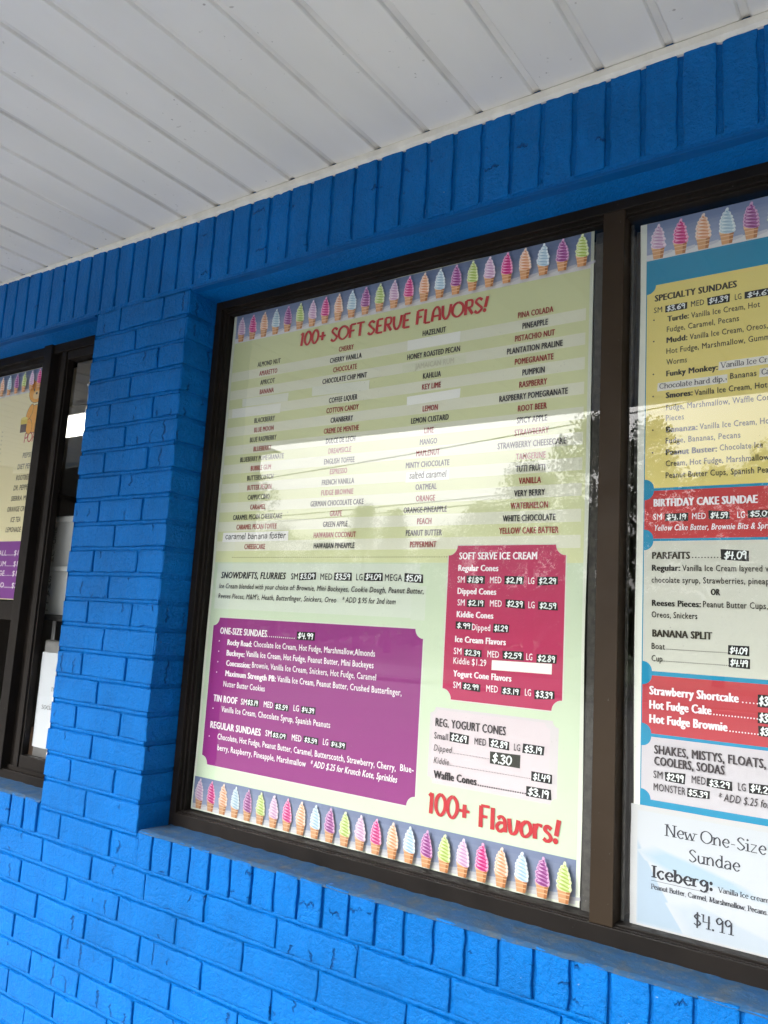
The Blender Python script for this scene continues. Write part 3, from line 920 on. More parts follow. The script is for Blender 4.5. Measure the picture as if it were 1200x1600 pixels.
def price_label(parent, txt, x0, x1, z0, z1, y, seed, dark=None):
    """a hand-cut black sticker with a price in white paint pen"""
    rg = random.Random(seed)
    p = PR(y); t = rg.gauss(0, .012) * (x1 - x0)
    j = lambda: rg.gauss(0, .0005)
    c = dark or lin(10, 10, 13)
    p.poly([(x0 + j(), z0 + t + j()), (x1 + j(), z0 - t + j()), (x1 + j(), z1 - t + j()), (x0 + j(), z1 + t + j())], c)
    if not txt:
        p.c[0] = lin(238, 236, 232); return p.build('correction_patch', parent)
    o = p.build('price_label', parent)
    q = PR(y - .00022); w = x1 - x0; hgt = z1 - z0
    pen_line(q, txt, x0 + w * .07, x1 - w * (.10 if txt != '$.30' else .28), z0 + hgt * .17, hgt * .66, lin(234, 240, 240), 'hand', .19, 0.10, .03, seed)
    put(q.build('price', o), o)
    return o

def lines(pr, table, extra=None):
    for ln in table.strip().split('\n'):
        s, t, a, b, z = ln.split('|'); a, b, z = float(a), float(b), float(z)
        if s in ST:
            cap, col, bold, sl = ST[s]; type_line(pr, t, a, b, z, cap, col, bold, sl)
        else: extra(pr, s, t, a, b, z)

def soft_shape(pr, pts, c0, c1, grow=.22, n=6):
    """a printed shape that fades into its background over several steps"""
    cx = sum(p[0] for p in pts) / len(pts); cz = sum(p[1] for p in pts) / len(pts)
    for i in range(n):
        t = (i + 1) / n; k = 1 + grow * (1 - 2 * (i / (n - 1))) * .5
        pr.poly([(min(max(cx + (x - cx) * k, 1.1400), 1.4780), min(max(cz + (z - cz) * k, 1.1350), 1.3180)) for x, z in pts], tuple(a + (b - a) * t for a, b in zip(c0, c1)))
        pr.up()

TX_M = """\
hb|SOFT SERVE ICE CREAM|0.7658|0.9393|1.7521
sb|Regular Cones|0.7651|0.8569|1.7283
sr|SM|0.7645|0.7814|1.7043
sr|MED|0.8391|0.8646|1.7043
sr|LG|0.9221|0.9349|1.704
sb|Dipped Cones|0.7657|0.8543|1.681
sr|SM|0.767|0.7838|1.6573
sr|MED|0.8411|0.8673|1.6577
sr|LG|0.9241|0.9372|1.6573
sb|Kiddie Cones|0.7663|0.85|1.6336
sr|Dipped|0.8027|0.844|1.6089
sb|Ice Cream Flavors|0.7652|0.8794|1.5833
sr|SM|0.7635|0.7814|1.5591
sr|MED|0.84|0.8655|1.5579
sr|LG|0.9234|0.936|1.558
sr|Kiddie $1.29|0.7638|0.8383|1.5398
sb|Yogurt Cone Flavors|0.7644|0.8941|1.5145
sr|SM|0.7656|0.783|1.4916
sr|MED|0.8405|0.866|1.491
sr|LG|0.9231|0.9357|1.4911
hk|SNOWDRIFTS, FLURRIES|0.0755|0.2937|1.7042
kr|SM|0.3114|0.3329|1.7043
kr|MED|0.401|0.4364|1.7049
kr|LG|0.5045|0.5223|1.705
kr|MEGA|0.583|0.6283|1.7051
ki|Reeses Pieces, M&M's, Heath, Butterfinger, Snickers, Oreo|0.0721|0.4519|1.6535
ki|* ADD $.95 for 2nd item|0.4684|0.6139|1.6545
hw|ONE-SIZE SUNDAES|0.09|0.2491|1.565
wb|Rocky Road:|0.119|0.2026|1.5389
wr|Chocolate Ice Cream, Hot Fudge, Marshmallow,Almonds|0.2083|0.5688|1.5401
wb|Buckeye:|0.1192|0.1812|1.513
wr|Vanilla Ice Cream, Hot Fudge, Peanut Butter, Mini Buckeyes|0.1861|0.5668|1.5152
wb|Concussion:|0.1208|0.2036|1.4882
wr|Brownie, Vanilla Ice Cream, Snickers, Hot Fudge, Caramel|0.2084|0.5753|1.4901
wb|Maximum Strength PB:|0.1211|0.2884|1.4633
wr|Vanilla Ice Cream, Peanut Butter, Crushed Butterfinger,|0.2929|0.6432|1.4642
wr|Nutter Butter Cookies|0.1177|0.2561|1.4376
hw|TIN ROOF|0.0875|0.1699|1.3995
wr|SM|0.1818|0.2026|1.4006
wr|MED|0.2567|0.2858|1.402
wr|LG|0.3493|0.3657|1.4027
wr|Vanilla Ice Cream, Chocolate Syrup, Spanish Peanuts|0.1183|0.4593|1.3768
hw|REGULAR SUNDAES|0.0849|0.2545|1.3349
wr|SM|0.269|0.2888|1.337
wr|MED|0.3508|0.3795|1.3371
wr|LG|0.4422|0.4571|1.3389
wr|Chocolate, Hot Fudge, Peanut Butter, Caramel, Butterscotch, Strawberry, Cherry,|0.1135|0.6388|1.3107
wr|Blue-|0.6497|0.6828|1.313
wr|berry, Raspberry, Pineapple, Marshmallow|0.1166|0.3978|1.2848
wi|* ADD $.25 for Krunch Kote, Sprinkles|0.4099|0.643|1.2875
hg|REG. YOGURT CONES|0.7288|0.8867|1.4124
gr|Small|0.7276|0.76|1.3877
gr|MED|0.8197|0.8455|1.3877
gr|LG|0.9046|0.9175|1.3871
gi|Dipped|0.728|0.7687|1.3638
gi|Kiddie|0.7294|0.7643|1.3395
gb|Waffle Cones|0.7304|0.8285|1.311
R1|100+|0.7206|0.8172|1.2413
R1|Flavors!|0.8346|1.0031|1.2356
R0|100+|0.2819|0.3659|2.2875
R0|SOFT|0.38|0.4817|2.2837
R0|SERVE|0.491|0.6123|2.282
R0|FLAVORS!|0.6255|0.8098|2.2834
ki|Ice Cream blended with your choice of: Brownie, Mini Buckeyes, Cookie Dough, Peanut Butter,|0.0735|0.6853|1.6788
"""
TX_R = """\
h2|SPECIALTY SUNDAES|1.1592|1.3035|2.2377
r2|SM|1.158|1.1733|2.2152
r2|MED|1.2249|1.2479|2.2152
r2|LG|1.2998|1.3108|2.2139
b2|Turtle:|1.1828|1.2216|2.1942
r2|Vanilla Ice Cream, Hot|1.2252|1.3407|2.1937
r2|Fudge, Caramel, Pecans|1.182|1.3066|2.174
b2|Mudd:|1.1815|1.2191|2.153
r2|Vanilla Ice Cream, Oreos,|1.2229|1.3528|2.1529
r2|Hot Fudge, Marshmallow, Gummy|1.1817|1.362|2.1321
r2|Worms|1.1818|1.2182|2.1109
b2|Funky Monkey:|1.1815|1.2714|2.0891
t2|Vanilla Ice Cream,|1.2761|1.3794|2.0919
t2|Chocolate hard dip.|1.1695|1.2829|2.0666
r2|, Bananas|1.2841|1.3343|2.0696
t2|Caramel|1.3424|1.3821|2.0704
b2|Smores:|1.1812|1.2288|2.0475
r2|Vanilla Ice Cream, Hot|1.2317|1.3512|2.0467
r2|Fudge, Marshmallow, Waffle Cone|1.1818|1.3619|2.0244
r2|Pieces|1.182|1.2137|2.0048
b2|Bananza:|1.1822|1.2374|1.9831
r2|Vanilla Ice Cream, Hot|1.2406|1.3586|1.9833
r2|Fudge, Bananas, Pecans|1.1819|1.3081|1.9625
b2|Peanut Buster:|1.1821|1.2702|1.941
r2|Chocolate Ice|1.2742|1.3434|1.9422
r2|Cream, Hot Fudge, Marshmallow,|1.1823|1.3554|1.9203
r2|Peanut Butter Cups, Spanish Peanuts|1.1824|1.3739|1.8985
h3|BIRTHDAY CAKE SUNDAE|1.1614|1.3347|1.8475
w3|SM|1.1612|1.1763|1.8232
w3|MED|1.2285|1.2516|1.8226
w3|LG|1.3024|1.3145|1.8227
i3|Yellow Cake Batter, Brownie Bits & Sprinkles|1.1618|1.3751|1.8035
h2|PARFAITS|1.1596|1.2256|1.7529
b2|Regular:|1.1596|1.209|1.7317
r2|Vanilla Ice Cream layered with|1.2123|1.3666|1.7316
r2|chocolate syrup, Strawberries, pineapple|1.1594|1.3664|1.7104
b2|OR|1.2595|1.2749|1.6907
b2|Reeses Pieces:|1.1603|1.2438|1.6694
r2|Peanut Butter Cups,|1.247|1.3488|1.6698
r2|Oreos, Snickers|1.1601|1.2378|1.649
h2|BANANA SPLIT|1.1616|1.2622|1.6155
r2|Boat|1.1607|1.1838|1.5939
r2|Cup|1.1609|1.1797|1.5727
h4|Strawberry Shortcake|1.1576|1.3037|1.5153
h4|Hot Fudge Cake|1.1578|1.2612|1.4911
h4|Hot Fudge Brownie|1.1581|1.2862|1.4671
h5|SHAKES, MISTYS, FLOATS,|1.1668|1.3439|1.4162
h5|COOLERS, SODAS|1.167|1.2816|1.3973
r5|SM|1.1662|1.1817|1.3758
r5|MED|1.2294|1.252|1.3766
r5|LG|1.3017|1.3136|1.376
r5|MONSTER|1.1668|1.2197|1.3551
i5|* ADD $.25 for Malts|1.271|1.3789|1.3554
"""
TX_N = """\
n1|New One-Size|1.1865|1.3435|1.2841
n1|Sundae|1.2246|1.3048|1.2509
n2|Iceberg:|1.1652|1.2644|1.2132
n3|Vanilla Ice cream with|1.2714|1.3681|1.2129
n3|Peanut Butter, Carmel, Marshmallow, Pecans|1.1645|1.3427|1.1949
n4|$4.99|1.2326|1.2934|1.1524
"""
TX_D = """\
PO|POP|-0.9093|-0.8439|2.1429
pl|PEPSI|-0.9028|-0.8566|2.0897
pl|DIET PEPSI|-0.9247|-0.8374|2.0523
pl|ROOTBEER|-0.9253|-0.8406|2.0148
pl|DR. PEPPER|-0.9323|-0.8403|1.9815
pl|SIERRA MIST|-0.9396|-0.8275|1.946
pl|ORANGE CRUSH|-0.9543|-0.824|1.9103
pl|ICE TEA|-0.9264|-0.8693|1.8754
pl|LEMONADE|-0.9476|-0.8611|1.8423
pw|SMALL......$1.20|-1.0072|-0.8171|1.7658
pw|MEDIUM......$1.50|-1.0266|-0.8137|1.7303
pw|LARGE......$1.80|-1.0097|-0.8114|1.6994
pw|JUMBO......$2.40|-1.0101|-0.807|1.661
"""
TX_S = """\
no|Please|-0.6039|-0.5477|1.3916
no|maintain|-0.6186|-0.5156|1.361
no|6 feet|-0.6|-0.5415|1.3342
no|social distance|-0.6536|-0.4765|1.3068
"""
TAGS = """\
$3.09|0.3363|0.3878|1.703|1.7204
$3.59|0.4415|0.4916|1.7038|1.7221
$4.09|0.5267|0.5771|1.704|1.7221
$5.09|0.6336|0.6816|1.7024|1.7211
$4.99|0.3424|0.3975|1.5642|1.5832
$3.19|0.2008|0.2402|1.3993|1.4159
$3.59|0.2903|0.3351|1.3996|1.4149
$4.39|0.3712|0.4145|1.4006|1.4159
$3.09|0.2888|0.3353|1.3352|1.3492
$3.59|0.3844|0.4282|1.3363|1.3505
$4.39|0.4618|0.5063|1.3366|1.3509
$1.89|0.7852|0.8273|1.7023|1.7179
$2.19|0.8711|0.9131|1.7022|1.7183
$2.29|0.9421|0.9835|1.7025|1.7182
$2.19|0.7886|0.8295|1.6552|1.6707
$2.39|0.8747|0.9165|1.6556|1.6721
$2.59|0.9444|0.9849|1.6549|1.6704
$.99|0.7649|0.8027|1.609|1.6243
$1.29|0.8505|0.8853|1.6072|1.6233
$2.39|0.7863|0.8276|1.556|1.5707
$2.59|0.8729|0.9174|1.5566|1.5721
$2.89|0.9444|0.9853|1.5549|1.5715
$2.99|0.786|0.8275|1.4899|1.504
$3.19|0.873|0.9136|1.4884|1.5032
$3.39|0.9428|0.9826|1.4876|1.5039
|0.85|0.9764|1.5344|1.5535
$2.69|0.763|0.8059|1.3859|1.4035
$2.89|0.8509|0.8945|1.3856|1.4029
$3.19|0.9227|0.9659|1.3849|1.402
$.30|0.8549|0.9173|1.356|1.3796
$1.49|0.9419|0.9827|1.3369|1.354
$3.19|0.9317|0.9828|1.307|1.3261
$3.69|1.1786|1.2188|2.2123|2.2266
$4.39|1.2534|1.2919|2.2123|2.227
$4.69|1.3163|1.3659|2.212|2.2254
$4.19|1.1818|1.2221|1.8213|1.8347
$4.59|1.2558|1.2902|1.8211|1.8356
$5.09|1.3192|1.3599|1.8223|1.8356
$4.09|1.2767|1.3207|1.7498|1.768
$4.09|1.2869|1.3201|1.5922|1.6073
$4.49|1.2875|1.321|1.5715|1.5868
$3.69|1.3317|1.3661|1.5114|1.5313
$3.69|1.3315|1.3658|1.4854|1.5042
$3.69|1.3323|1.3656|1.4645|1.4816
$2.99|1.1856|1.2185|1.3726|1.3887
$3.29|1.2534|1.2928|1.3741|1.3885
$4.29|1.3178|1.3555|1.3747|1.3901
$5.39|1.2215|1.2581|1.3538|1.3671
"""
FLAVORS = [
    """ALMOND NUT
AMARETTO
APRICOT
BANANA
-
-
BLACKBERRY
BLUE MOON
BLUE RASPBERRY
BLUEBERRY
BLUEBERRY POMEGRANATE
BUBBLE GUM
BUTTERSCOTCH
BUTTER PECAN
CAPPUCCINO
CARAMEL
CARAMEL PECAN CHEESECAKE
CARAMEL PECAN TOFFEE
-
CHEESECAKE""",
    """CHERRY
CHERRY VANILLA
CHOCOLATE
CHOCOLATE CHIP MINT
-
COFFEE LIQUER
COTTON CANDY
CRANBERRY
CREME DE MENTHE
DULCE DE LECH
DREAMSICLE
ENGLISH TOFFEE
ESPRESSO
FRENCH VANILLA
FUDGE BROWNIE
GERMAN CHOCOLATE CAKE
GRAPE
GREEN APPLE
HAWAIIAN COCONUT
HAWAIIAN PINEAPPLE""",
    """HAZELNUT
-
HONEY ROASTED PECAN
-
KAHLUA
KEY LIME
-
LEMON
LEMON CUSTARD
LIME
MANGO
MAPLENUT
MINTY CHOCOLATE
-
OATMEAL
ORANGE
ORANGE-PINEAPPLE
PEACH
PEANUT BUTTER
PEPPERMINT""",
    """PINA COLADA
PINEAPPLE
PISTACHIO NUT
PLANTATION PRALINE
POMEGRANATE
PUMPKIN
RASPBERRY
RASPBERRY POMEGRANATE
ROOT BEER
SPICY APPLE
STRAWBERRY
STRAWBERRY CHEESECAKE
TANGERINE
TUTI FRUITI
VANILLA
VERY BERRY
WATERMELON
WHITE CHOCOLATE
YELLOW CAKE BATTER""",
]

# ------------------------------------------------------------------ the long flavor menu
def flavor_menu():
    y = .1268
    P_ = empty('menu_poster', (.54, y, 1.1355))
    tag(P_, 'large pale green poster of soft serve flavors in four columns with purple and magenta panels', 'menu poster', 'menu posters taped inside the windows')
    x0, x1, z0, z1 = .0405, 1.0400, 1.1355, 2.4085
    sheet_paper('paper_sheet', P_, x0, x1, z0, z1, y, lin(214, 220, 204), seed=3, wav=.004)
    p = PR(y - .00015)
    GR, PALE = lin(212, 218, 168), lin(224, 226, 204)
    p.rect(.0490, 1.0328, 1.7450, 2.3345, GR)
    p.rect(.0490, 1.0328, 1.2130, 1.7450, lin(198, 214, 186))
    p.up()
    for k in range(1, 20, 2):
        zb = 2.2538 - .02505 * k - .0042
        p.rect(.0500, 1.0262, zb, zb + .0250, PALE)
    p.up()
    # softer pale boxes printed behind two blocks of text
    p.rect(.0600, .672, 1.6270, 1.7420, lin(206, 216, 200)); p.up(); p.rect(.655, .690, 1.6230, 1.6950, lin(204, 215, 197)); p.up()
    p.poly(notched(.7150, .9930, 1.3000, 1.4500, .012), lin(206, 200, 202)); p.up()
    p.poly(notched(.7220, .9760, 1.3060, 1.4450, .010), lin(212, 200, 205)); p.up()
    p.build('printed_background', P_)
    p = PR(y - .0003)
    p.poly(notched(.0615, .6910, 1.2440, 1.6075, .0225), lin(208, 214, 200)); p.up()
    p.poly(notched(.0640, .6885, 1.2465, 1.6050, .0200), lin(138, 40, 120)); p.build('purple_panel', P_)
    p = PR(y - .0003)
    p.poly(notched(.7390, 1.0000, 1.4660, 1.7825, .0225), lin(214, 212, 204)); p.up()
    p.poly(notched(.7410, .9980, 1.4680, 1.7805, .0205), lin(178, 36, 86)); p.build('magenta_panel', P_)
    p = PR(y - .00025)
    cone_strip(p, .0500, 1.0335, 2.4080, 2.3440, 2.3310, .0712, .04122, 24, 2.3335, .0690, .0285, 4)
    p.build('cone_border', P_)
    p = PR(y - .00025, .70)  # same cone print, colours dimmed to offset the stronger light low down
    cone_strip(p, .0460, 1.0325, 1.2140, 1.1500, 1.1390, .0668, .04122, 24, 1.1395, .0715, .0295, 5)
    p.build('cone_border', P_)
    p = PR(y - .00045)
    for c in range(4):
        for k, t in enumerate(FLAVORS[c].split('\n')):
            if t == '-': continue
            zb = 2.2538 - .02505 * k
            cx = (.1825, .4325, .6770, .9190)[c] + (.0035 * k / 19 - .0015 if c < 2 else 0)
            vs, _ = glyphs(t); nat = max(v[0] for v in vs) - min(v[0] for v in vs)
            w = nat * .0122 / CAP * .628 + .0012
            red = (k % 2 == 1) if c == 0 else (k % 2 == 0)
            if c == 2: red = k in (5, 7, 9, 11, 15, 17, 19)
            if c == 0 and k == 1: red = True
            type_line(p, t, cx - w / 2, cx + w / 2, zb, .0124, REDT if red else INK, .075, 0)
    type_line(p, 'JAMAICAN RUM', .632, .732, 2.1786, .0124, lin(204, 204, 180), .05)
    p.build('flavor_list', P_)
    p = PR(y - .00045)
    def ex(pr, s, t, a, b, z):
        if s == 'R0': pen_line(pr, t, a, b, z, .0340 if t == '100+' else .0325, RED, 'red', .21, .05)
        elif s == 'R1': pen_line(pr, t, a, b, z, .0400, lin(184, 34, 44), 'red', .205, .0)
    lines(p, TX_M, ex)
    dots(p, .1124, .7375, 1.7570, 105, .0011, INK)
    dots(p, .2523, .3364, 1.5668, 14, .0015, WHITE)
    dots(p, .7734, .8556, 1.3648, 26, .0008, GREY); dots(p, .7658, .9419, 1.3406, 54, .0008, GREY); dots(p, .8325, .9311, 1.3122, 21, .0015, lin(45, 38, 42))
    for bx, bz in ((.0912, 1.5442), (.0922, 1.5186), (.0924, 1.4929), (.0913, 1.4673), (.09, 1.379), (.0854, 1.3117)): p.ell(bx, bz + .003, .0018, .0018, WHITE, 8)
    p.build('printed_text', P_)
    # strips of paper stuck over flavors that are gone, two of them written on by hand
    for i, (a, b, c, d, col) in enumerate(((.098, .2560, 2.1505, 2.1720, (222, 226, 210)), (.0640, .2330, 2.1230, 2.1475, (234, 236, 226)), (.3340, .5060, 2.1500, 2.1735, (224, 228, 212)),
                              (.6075, .7430, 2.2262, 2.2500, (238, 240, 232)), (.5970, .7600, 2.1745, 2.1940, (220, 224, 198)), (.6145, .7495, 2.0985, 2.1190, (240, 242, 236)))):
        q = PR(y - .0004); rg = random.Random(i); t = rg.gauss(0, .0012)
        q.poly([(a, c + t), (b, c - t), (b + .001, d - t), (a - .001, d + t)], lin(*col)); q.build('correction_patch', P_)
    for t, a, b, c, d, sd_ in (('caramel banana foster', .0690, .2925, 1.7965, 1.8215, 3), ('salted caramel', .6225, .7330, 1.9215, 1.9445, 8)):
        q = PR(y - .0005); q.poly([(a, c), (b, c + .0008), (b - .0006, d), (a + .001, d - .0006)], lin(240, 240, 236)); o = q.build('correction_patch', P_)
        q = PR(y - .0007); pen_line(q, t, a + .009, b - .008, c + (.0075), .0145, lin(30, 28, 32), 'hand', .13, .06, .03, sd_); put(q.build('handwriting', o), o)
    for i, ln in enumerate(TAGS.strip('\n').split('\n')):
        t, a, b, c, d = ln.split('|'); a, b, c, d = map(float, (a, b, c, d))
        if a < 1.05: price_label(P_, t, a, b, c, d, y - .0008, 40 + i, lin(34, 38, 26) if t == '$.30' else None)
flavor_menu()

# ------------------------------------------------------------------ the sundae menu in the right-hand pane
def sundae_menu():
    y = .1290
    P_ = empty('menu_poster', (1.64, y, 1.1355))
    tag(P_, 'turquoise sundae menu poster with yellow, red and pale panels beside the mullion', 'menu poster', 'menu posters taped inside the windows')
    sheet_paper('paper_sheet', P_, 1.1310, 2.1300, 1.1355, 2.3975, y, lin(232, 236, 226), seed=9, wav=.003)
    p = PR(y - .00015)
    p.rect(1.1432, 2.1200, 1.15, 2.3225, lin(6, 138, 180)); p.build('printed_background', P_)
    p = PR(y - .00025)
    cone_strip(p, 1.1434, 2.1200, 2.3968, 2.3330, 2.3210, 1.1648, .0408, 23, 2.3225, .0705, .0290, 14)
    p.build('cone_border', P_)
    xr = 1.625
    def panel(z0, z1, col, r=.0165):
        q = PR(y - .0003); q.poly(notched(1.1450, xr, z0, z1, r), col); q.build('menu_panel', P_)
    panel(1.8815, 2.2700, lin(232, 216, 128)); panel(1.7895, 1.8765, lin(190, 50, 54)); panel(1.5555, 1.7850, lin(204, 206, 194))
    panel(1.4490, 1.5480, lin(184, 58, 68)); panel(1.3385, 1.4435, lin(198, 194, 200))
    p = PR(y - .00045)
    def ex(pr, s, t, a, b, z):
        q = PR(y - .00040); q.poly([(a - .004, z - .0040), (b + .004, z - .0030), (b + .004, z + .0125), (a - .003, z + .0115)], lin(232, 230, 222)); q.build('correction_patch', P_)
        pen_line(pr, t, a, b, z, .0100, lin(92, 92, 96), 'serif', .16)
    lines(p, TX_R, ex)
    D2 = lin(54, 50, 42)
    dots(p, 1.2298, 1.2763, 1.7552, 10, .0012, D2); dots(p, 1.1876, 1.2869, 1.5950, 34, .0008, D2); dots(p, 1.1807, 1.2875, 1.5742, 38, .0008, D2)
    dots(p, 1.3096, 1.3317, 1.5164, 5, .0013, WHITE); dots(p, 1.2648, 1.3315, 1.4923, 15, .0013, WHITE); dots(p, 1.2900, 1.3323, 1.4680, 10, .0013, WHITE)
    for bz in (2.1987, 2.1571, 2.0935, 2.0511, 1.9873, 1.9451): p.ell(1.1588, bz + .002, .0015, .0015, D2, 8)
    p.build('printed_text', P_)
    for i, ln in enumerate(TAGS.strip('\n').split('\n')):
        t, a, b, c, d = ln.split('|'); a, b, c, d = map(float, (a, b, c, d))
        if a > 1.05: price_label(P_, t, a, b, c, d, y - .0008, 140 + i)
sundae_menu()

def notice():
    y = .1278
    P_ = empty('paper_notice', (1.32, y, 1.1235))
    tag(P_, 'white printed sheet announcing the iceberg sundae for $4.99 taped over a menu corner', 'notice')
    x0, x1, z0, z1 = 1.1283, 1.4900, 1.1235, 1.3275
    sheet_paper('paper_sheet', P_, x0, x1, z0, z1, y, lin(196, 197, 199), seed=12, wav=.001)
    p = PR(y - .00015)
    NB = lin(194, 199, 206)
    p.rect(1.1400, 1.478, 1.1350, 1.3180, NB); p.up()
    soft_shape(p, [(1.1400, 1.2680), (1.1560, 1.2400), (1.1780, 1.2000), (1.2020, 1.1650), (1.2260, 1.1350), (1.1400, 1.1350)], NB, lin(166, 184, 202), .16)
    soft_shape(p, [(1.1500, 1.2500), (1.1780, 1.2600), (1.2350, 1.2470), (1.3000, 1.2300), (1.3350, 1.2120), (1.2800, 1.2180), (1.2100, 1.2240), (1.1660, 1.2380)], NB, lin(166, 188, 204), .4)
    soft_shape(p, [(1.2000, 1.1750), (1.2400, 1.1850), (1.3400, 1.1580), (1.4200, 1.1350), (1.2260, 1.1350)], NB, lin(182, 192, 204), .3)
    p.build('printed_background', P_)
    p = PR(y - .0003); K = lin(48, 50, 60)
    def ex(pr, s, t, a, b, z):
        cap, w = dict(n1=(.0190, .14), n2=(.0195, .22), n3=(.0080, .17), n4=(.0215, .125))[s]
        pen_line(pr, t, a, b, z, cap, K if s != 'n2' else lin(36, 38, 48), 'serif', w)
        if s == 'n2': pr.rect(a - .001, b - .008, z - .0052, z - .0046, K)
    lines(p, TX_N, ex); p.build('printed_text', P_)
notice()

# ------------------------------------------------------------------ drinks menu, left window
def drinks_menu():
    y = .1280
    P_ = empty('menu_poster', (-1.3, y, 1.62))
    tag(P_, 'cream poster listing pop flavors with a printed bear, partly behind the window mullion', 'menu poster', 'menu posters taped inside the windows')
    sheet_paper('paper_sheet', P_, -1.76, -.7850, 1.6240, 2.3945, y, lin(240, 230, 188), seed=21)
    p = PR(y - .00025)
    cone_strip(p, -1.7500, -.7860, 2.3935, 2.3290, 2.3150, -.8440 - 22 * .0452, .0452, 24, 2.3170, .0690, .0280, 24, k0=3)
    p.build('cone_border', P_)
    p = PR(y - .0003); p.rect(-1.75, -.7860, 1.6260, 1.8120, lin(132, 70, 150)); p.build('purple_panel', P_)
    p = PR(y - .0004)
    def ex(pr, s, t, a, b, z): pen_line(pr, t, a, b, z, .0300, RED, 'hand', .13, .10)
    lines(p, TX_D, ex)
    for i in range(9): p.ell(-1.0440 + (i * .0015 if i > 6 else 0) - .004 * max(0, i - 6) , 2.1900 - i * .0148, .0022, .0022, lin(110, 106, 96), 8)
    p.build('printed_text', P_)
    # a plain toy bear and a jar
    p = PR(y - .0004); T, O, Dk = lin(240, 168, 52), lin(96, 62, 30), lin(40, 28, 20)
    def blob(cx, cz, rx, rz, c, rot=0.0):
        p.ell(cx, cz, rx + .0016, rz + .0016, O, 20, rot); p.up(); p.ell(cx, cz, rx, rz, c, 20, rot); p.up()
    for ex_ in (-.032, .030): blob(-.866 + ex_, 2.3440, .0130, .0130, T)
    blob(-.862, 2.2200, .0400, .0470, T)
    blob(-.890, 2.1960, .0180, .0270, T, .3); blob(-.836, 2.1960, .0180, .0270, T, -.3)
    blob(-.866, 2.3130, .0430, .0380, T)
    p.ell(-.866, 2.3010, .0200, .0150, lin(236, 200, 136), 16); p.up()
    blob(-.893, 2.2450, .0140, .0290, T, -.5); blob(-.830, 2.2450, .0140, .0290, T, .5)
    for dx in (-.015, .015): p.ell(-.866 + dx, 2.3200, .0032, .0050, Dk, 10)
    p.ell(-.866, 2.3070, .0060, .0042, Dk, 10); p.up()
    p.rect(-.938, -.903, 2.1780, 2.2150, lin(90, 66, 60)); p.up(); p.rect(-.940, -.901, 2.2060, 2.2260, lin(224, 200, 84)); p.up(); p.ell(-.9205, 2.2260, .0195, .0050, lin(236, 218, 120), 14); p.up()
    p.build('printed_bear', P_)
drinks_menu()

def distance_notice():
    y = .1290
    P_ = empty('paper_notice', (-.552, y, 1.195))
    tag(P_, 'white letter sheet about social distance on the sliding pane beside the brick pier', 'notice')
    sheet_paper('paper_sheet', P_, -.6610, -.4450, 1.1950, 1.4715, y, lin(204, 208, 214), seed=31, wav=.0015)
    p = PR(y - .0003)
    def ex(pr, s, t, a, b, z):
        w = dict(zip(('Please', 'maintain', '6 feet', 'social distance'), (.062, .092, .060, .172)))[t]
        pen_line(pr, t, -.549 - w / 2, -.549 + w / 2, z, .0170, lin(52, 52, 58), 'serif', .12)
    lines(p, TX_S, ex); p.build('printed_text', P_)
distance_notice()

# ------------------------------------------------------------------ things on and over the counter behind the sash
def tub(z0, h, label, word):
    x0, x1, y0, y1 = -.758, -.628, .170, .300
    P_ = empty('lidded_tub', (-.693, .235, z0))
    tag(P_, label, 'tub', 'white tubs stacked behind the serving window')
    def ring(prof, n=5):
        m = MB(); vs = []; fs = []
        for g_, z in prof:
            a, b, c, d, r = x0 - g_, x1 + g_, y0 - g_, y1 + g_, .014 + g_
            for cx, cy, a0 in ((b - r, d - r, 0), (a + r, d - r, 90), (a + r, c + r, 180), (b - r, c + r, 270)):
                vs += [(cx + r * math.cos(R(a0 + 90 * k / n)), cy + r * math.sin(R(a0 + 90 * k / n)), z) for k in range(n + 1)]
        N = 4 * (n + 1)
        for i in range(len(prof) - 1):
            for k in range(N): fs.append((i * N + k, i * N + (k + 1) % N, (i + 1) * N + (k + 1) % N, (i + 1) * N + k))
        fs.append(tuple(range(N))[::-1]); fs.append(tuple((len(prof) - 1) * N + k for k in range(N)))
        m.mesh(vs, fs, 0, False); return m
    ring([(-.006, z0), (0, z0 + h - .020)]).build('tub_body', M['plastic'], P_)
    ring([(.005, z0 + h - .0195), (.007, z0 + h - .016), (.007, z0 + h - .004), (.004, z0 + h - .001)]).build('lid', M['plastic'], P_)
    q = PR(y0 - .0005); n = len(word); ph = (h - .040) / n
    for i, c in enumerate(word):
        pen_line(q, c, -.742, -.742 + .018, z0 + h - .030 - ph * (i + 1) + .002, ph * .72, lin(40, 40, 52), 'hand', .15, .0, .02, i)
    q.build('handwriting', P_)
tub(1.5850, .152, 'white lidded tub marked SMALL, lower of two stacked behind the serving sash', 'SMALL')
tub(1.7375, .157, 'white lidded tub marked MEDIUM, upper of two stacked behind the serving sash', 'MEDIUM')
sh = empty('shelf_stand', (-.72, .24, 1.1)); tag(sh, 'dark shelf carrying the white tubs behind the serving window', 'shelf')
m = MB(); m.box(-.90, -.46, .155, .34, 1.5650, 1.5845, .002); m.build('shelf_board', M['rubber'], sh)
for xx in (-.89, -.48):
    m = MB(); m.box(xx, xx + .02, .30, .33, 1.101, 1.5648, .001); m.build('leg', M['steelin'], sh)
dsp = empty('napkin_holder', (-.80, .33, 1.1)); tag(dsp, 'grey steel napkin holder under the shelf behind the serving window', 'napkin holder')
m = MB(); m.box(-.875, -.735, .27, .37, 1.101, 1.50, .006); m.build('holder_body', M['steelin'], dsp)
m = MB(); m.box(-.860, -.750, .262, .2695, 1.20, 1.45, .002); m.build('napkins', M['paper'], dsp)
pp = empty('paper_stack', (-.62, .27, 1.101)); tag(pp, 'loose stack of white papers on the counter behind the sash', 'papers')
m = MB()
